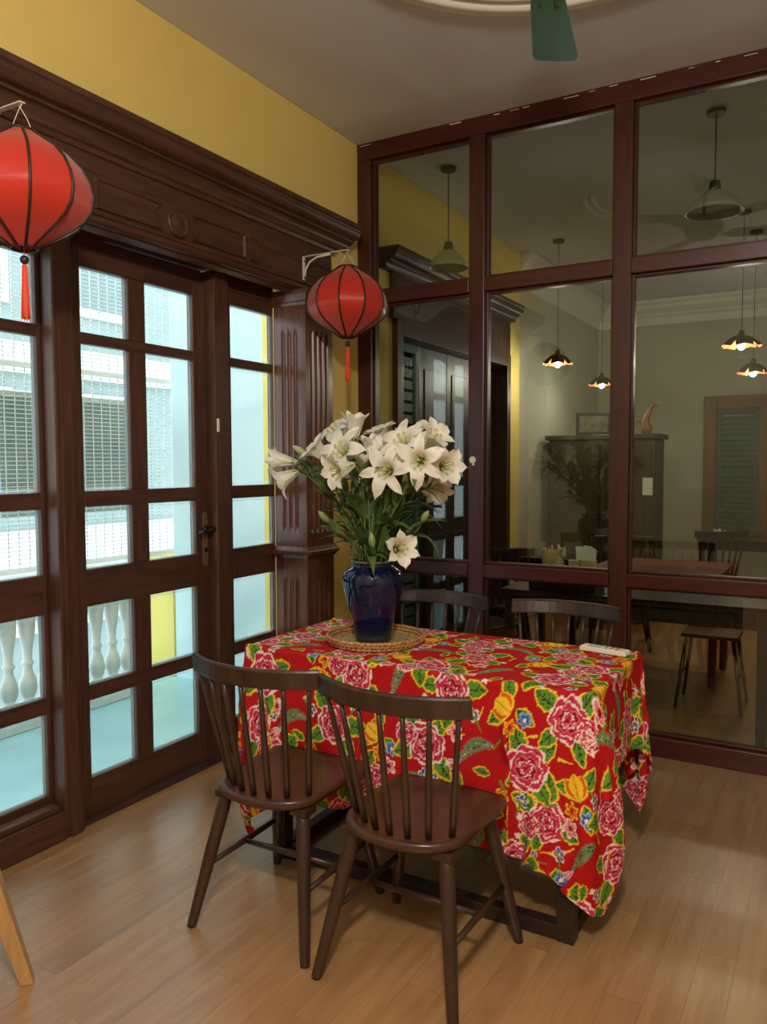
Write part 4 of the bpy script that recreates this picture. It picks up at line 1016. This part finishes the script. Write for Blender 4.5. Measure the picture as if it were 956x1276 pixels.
# the lamp that lights the dining side, above the viewer
p = pendant(CEILING_LAMP_OFFSCREEN[0], 'lit petal pendant lamp above the way to the table', CEILING_LAMP_OFFSCREEN[1], .16)
p.name = 'pendant_lamp_offscreen'
lo = [c_ for c_ in p.children if c_.type == 'LIGHT'][0]; lo.data.shadow_soft_size = .12; lo.location.z = -.16; lo.name = 'pendant_light_offscreen'
# cabinet with a frame and a carved figure on it
cb = empty('cabinet', (.53, 3.72, 0), 'tall dark cabinet standing in the room behind the glass', 'cabinet')
DK = wood('cabinet_wood', srgb(58, 48, 34), srgb(76, 64, 46), .45, (20, 20, 3))
bx('body', DK, cb, -.5, .5, -.22, .22, .06, 1.70, .006); bx('base', DK, cb, -.48, .48, -.2, .2, 0, .06, .003); bx('top_board', DK, cb, -.535, .535, -.25, .24, 1.70, 1.745, .006)
for s in (-1, 1):
    d = bx('door', DK, cb, min(s*.01, s*.47), max(s*.01, s*.47), -.238, -.221, .1, 1.66, .004); bx('door_panel', DK, d, min(s*.07, s*.41), max(s*.07, s*.41), -.246, -.237, .2, 1.56, .004)
    MB().lathe([(0, 0), (.012, 0), (.012, .012), (0, .018)], 12).build('knob', BRASS, d, loc=(s*.04, -.24, .95)).rotation_euler.x = PI/2
bx('paper_notice', CREAM, cb, .40, .49, -.2475, -.2465, 1.18, 1.34, 0)
pf = empty('picture_frame', (.42, 3.66, 1.7455), 'small dark framed picture standing on top of the cabinet', 'picture frame')
for a, b, c, d in ((-.17, -.14, 0, .22), (.14, .17, 0, .22), (-.14, .14, 0, .03), (-.14, .14, .19, .22)): bx('frame', BLACK, pf, a, b, -.012, .012, c, d, .003)
bx('picture', plain('frame_picture', srgb(120, 112, 96), .3, noise=.5, nscale=16), pf, -.14, .14, -.004, .004, .03, .19, 0)
fg = empty('carved_figure', (.90, 3.72, 1.7455), 'slender carved wooden figure standing on the cabinet corner', 'figurine')
FIGM = plain('carved_wood', srgb(136, 90, 56), .5, noise=.15, nscale=30)
MB().lathe([(0, 0), (.06, 0), (.06, .012), (0, .014)], 20).build('stand', FIGM, fg)
MB().tube([(0, 0, .01), (.012, 0, .06), (-.01, 0, .12), (.012, 0, .17), (.03, 0, .215), (.05, 0, .255), (.075, 0, .275), (.105, 0, .268)], [.045, .05, .036, .03, .019, .017, .018, .007], 12).build('body', FIGM, fg, smooth=True)
MB().tube([(-.02, 0, .10), (-.07, 0, .14), (-.09, 0, .09)], [.022, .014, .005], 8).build('wing', FIGM, fg, smooth=True)
# tables
def table(name, loc, sx, sy, h, mat, label, leg=.05):
    t_ = empty(name, loc, label, 'table')
    bx('tabletop', mat, t_, -sx, sx, -sy, sy, h-.035, h, .004)
    for a in (-1, 1):
        for b in (-1, 1): bx('leg', mat, t_, a*(sx-.05)-leg/2, a*(sx-.05)+leg/2, b*(sy-.05)-leg/2, b*(sy-.05)+leg/2, 0, h-.035, .003)
        bx('apron', mat, t_, -sx+.08, sx-.08, a*(sy-.05)-.012, a*(sy-.05)+.012, h-.12, h-.036, .002)
    return t_
DT = wood('beyond_table_wood', srgb(46, 32, 22), srgb(66, 46, 32), .3, (4, 30, 30))
table('side_table', (1.53, .56, 0), .72, .32, .75, DT, 'dark wooden table standing against the far side of the glass partition')
table('square_table', (1.45, 1.72, 0), .42, .34, .76, W_RED, 'reddish wooden table in the middle of the room behind the glass')
table('long_table', (1.95, 4.35, 0), .62, .38, .77, DT, 'dark wooden table below the far shuttered window')
table('small_table', (.48, 2.05, 0), .36, .34, .76, DT, 'dark small table standing near the yellow wall strip behind the glass')
# stool under the near table
so = empty('stool', (1.865, 1.12, 0), 'brown stool with thin splayed legs beyond the table at the partition', 'stool')
so.location.y = .93
bx('seat', W_BROWN, so, -.16, .16, -.14, .14, .43, .455, .008)
for a in (-1, 1):
    for b in (-1, 1): MB().tube([(a*.13, b*.11, .43), (a*.185, b*.155, 0)], [.013, .009], 8).build('leg', BRASS, so, smooth=True)
    MB().tube([(a*.16, -.13, .2), (a*.16, .13, .2)], .006, 6).build('stretcher', BRASS, so, smooth=True)
so.location.y = 1.06
# more spindle chairs beyond
for (x, y, rz, lb) in ((.72, 3.1, PI, 'spindle chair standing in front of the dark cabinet'), (1.52, 3.72, .5, 'spindle chair drawn up to the far table beside the cabinet'), (.34, 1.48, .3, 'spindle chair at the small table near the yellow wall strip'), (.52, .62, -.4, 'spindle chair left of the table at the glass partition'), (2.3, 3.7, -.2, 'spindle chair drawn up to the far table under the window'), (1.0, 2.45, PI+.2, 'spindle chair on the cabinet side of the reddish table')):
    c = copy_tree(ch); c.location = (x, y, 0); c.rotation_euler.z = rz; c['label'] = lb
# table ware beyond the glass
CER = plain('beige_stoneware', srgb(206, 182, 130), .5, noise=.12, nscale=30); PAP = plain('white_paper', srgb(240, 238, 230), .7); BAM = plain('chopstick_wood', srgb(110, 60, 40), .6)
ct = empty('condiment_tray', (1.16, .40, .7505), 'low dark wooden condiment tray on the table behind the glass', 'tray')
bx('tray_box', W_TABLE, ct, -.19, .19, -.11, .11, 0, .07, .004); bx('tray_rim', W_TABLE, ct, -.195, .195, -.115, .115, .07, .0775, .003)
CZ = .829
cs = empty('chopstick_holder', (1.055, .445, CZ), 'beige pottery pot of chopsticks standing behind the glass', 'chopstick holder')
MB().lathe([(0, 0), (.048, 0), (.054, .01), (.056, .06), (.058, .128), (.062, .14), (.06, .145), (.052, .138), (.05, .02), (0, .015)], 24).build('pot', CER, cs, smooth=True)
g_ = random.Random(8)
for k in range(12):
    a = g_.uniform(0, 6.28); q_ = g_.uniform(.2, 1); MB().tube([(.03*q_*math.cos(a), .03*q_*math.sin(a), .02), (.05*q_*math.cos(a), .05*q_*math.sin(a), .225)], .0032, 5).build('chopstick', BAM, cs)
nh = empty('napkin_holder', (1.265, .445, CZ), 'napkin holder with a fan of white napkins on the table behind the glass', 'napkin holder')
MB().box(-.055, .055, -.035, .035, 0, .012).build('base', CER, nh, bevel=.003)
for s in (-1, 1): MB().box(-.05, .05, s*.035-.004, s*.035+.004, 0, .09).build('side_plate', CER, nh, bevel=.003)
for k in range(6): MB().prism([(-.05+.004*k, .014), (.05, .014), (.062-.01*k, .15), (.03-.01*k, .172), (-.01-.006*k, .155), (-.06+.006*k, .168)], -.028+.0095*k, -.021+.0095*k, 'y').build('napkin', PAP, nh)
sb = empty('sauce_bowl', (1.125, .345, CZ), 'small beige sauce bowl beside the chopstick pot', 'bowl')
MB().lathe([(0, 0), (.025, 0), (.03, .006), (.05, .04), (.054, .06), (.05, .06), (.028, .012), (0, .01)], 24).build('bowl', CER, sb, smooth=True); MB().lathe([(0, .0), (.045, 0), (.03, .03), (.008, .055), (0, .056)], 20, (0, 0, .061)).build('lid', CER, sb, smooth=True)
sx_ = empty('tea_box', (1.225, .335, CZ), 'small beige box in front of the white napkins', 'box')
MB().box(-.03, .03, -.02, .02, 0, .085).build('box_body', CER, sx_, bevel=.004); MB().box(-.032, .032, -.022, .022, .085, .1).build('box_lid', CER, sx_, bevel=.003)
GL = glass('tumbler_glass', (.95, .97, .96), 1.5, .12)
for k, (x, y, z, lb) in enumerate(((1.62, 4.1, .7705, 'glass tumbler on the far table, next to the white napkin'), (1.72, 4.2, .7705, 'glass tumbler on the far table, between two other tumblers'), (1.8, 4.08, .7705, 'glass tumbler on the far table, farthest from the napkin'), (.5, 1.9, .7605, 'glass tumbler on the small table by the yellow strip'))):
    gtu = empty('tumbler', (x, y, z), lb, 'glass', 'tumblers behind the glass')
    MB().lathe([(0, .0), (.03, .0), (.036, .1), (.0335, .1), (.028, .008), (0, .008)], 20).build('glass_wall', GL, gtu, smooth=True)
for (x, y, z, lb) in ((1.53, 4.05, .7705, 'folded white napkin on the far table under the window'), (.62, 1.95, .7605, 'folded white napkin on the small table by the yellow strip')):
    nk = empty('napkin', (x, y, z), lb, 'napkin')
    MB().prism([(-.06, 0), (.06, 0), (.05, .07), (.02, .05), (0, .085), (-.03, .06), (-.05, .08)], -.012, .012, 'y').build('napkin_fold', PAP, nk)
    MB().box(-.05, .05, -.03, .03, -.0, .004).build('napkin_base', PAP, nk)
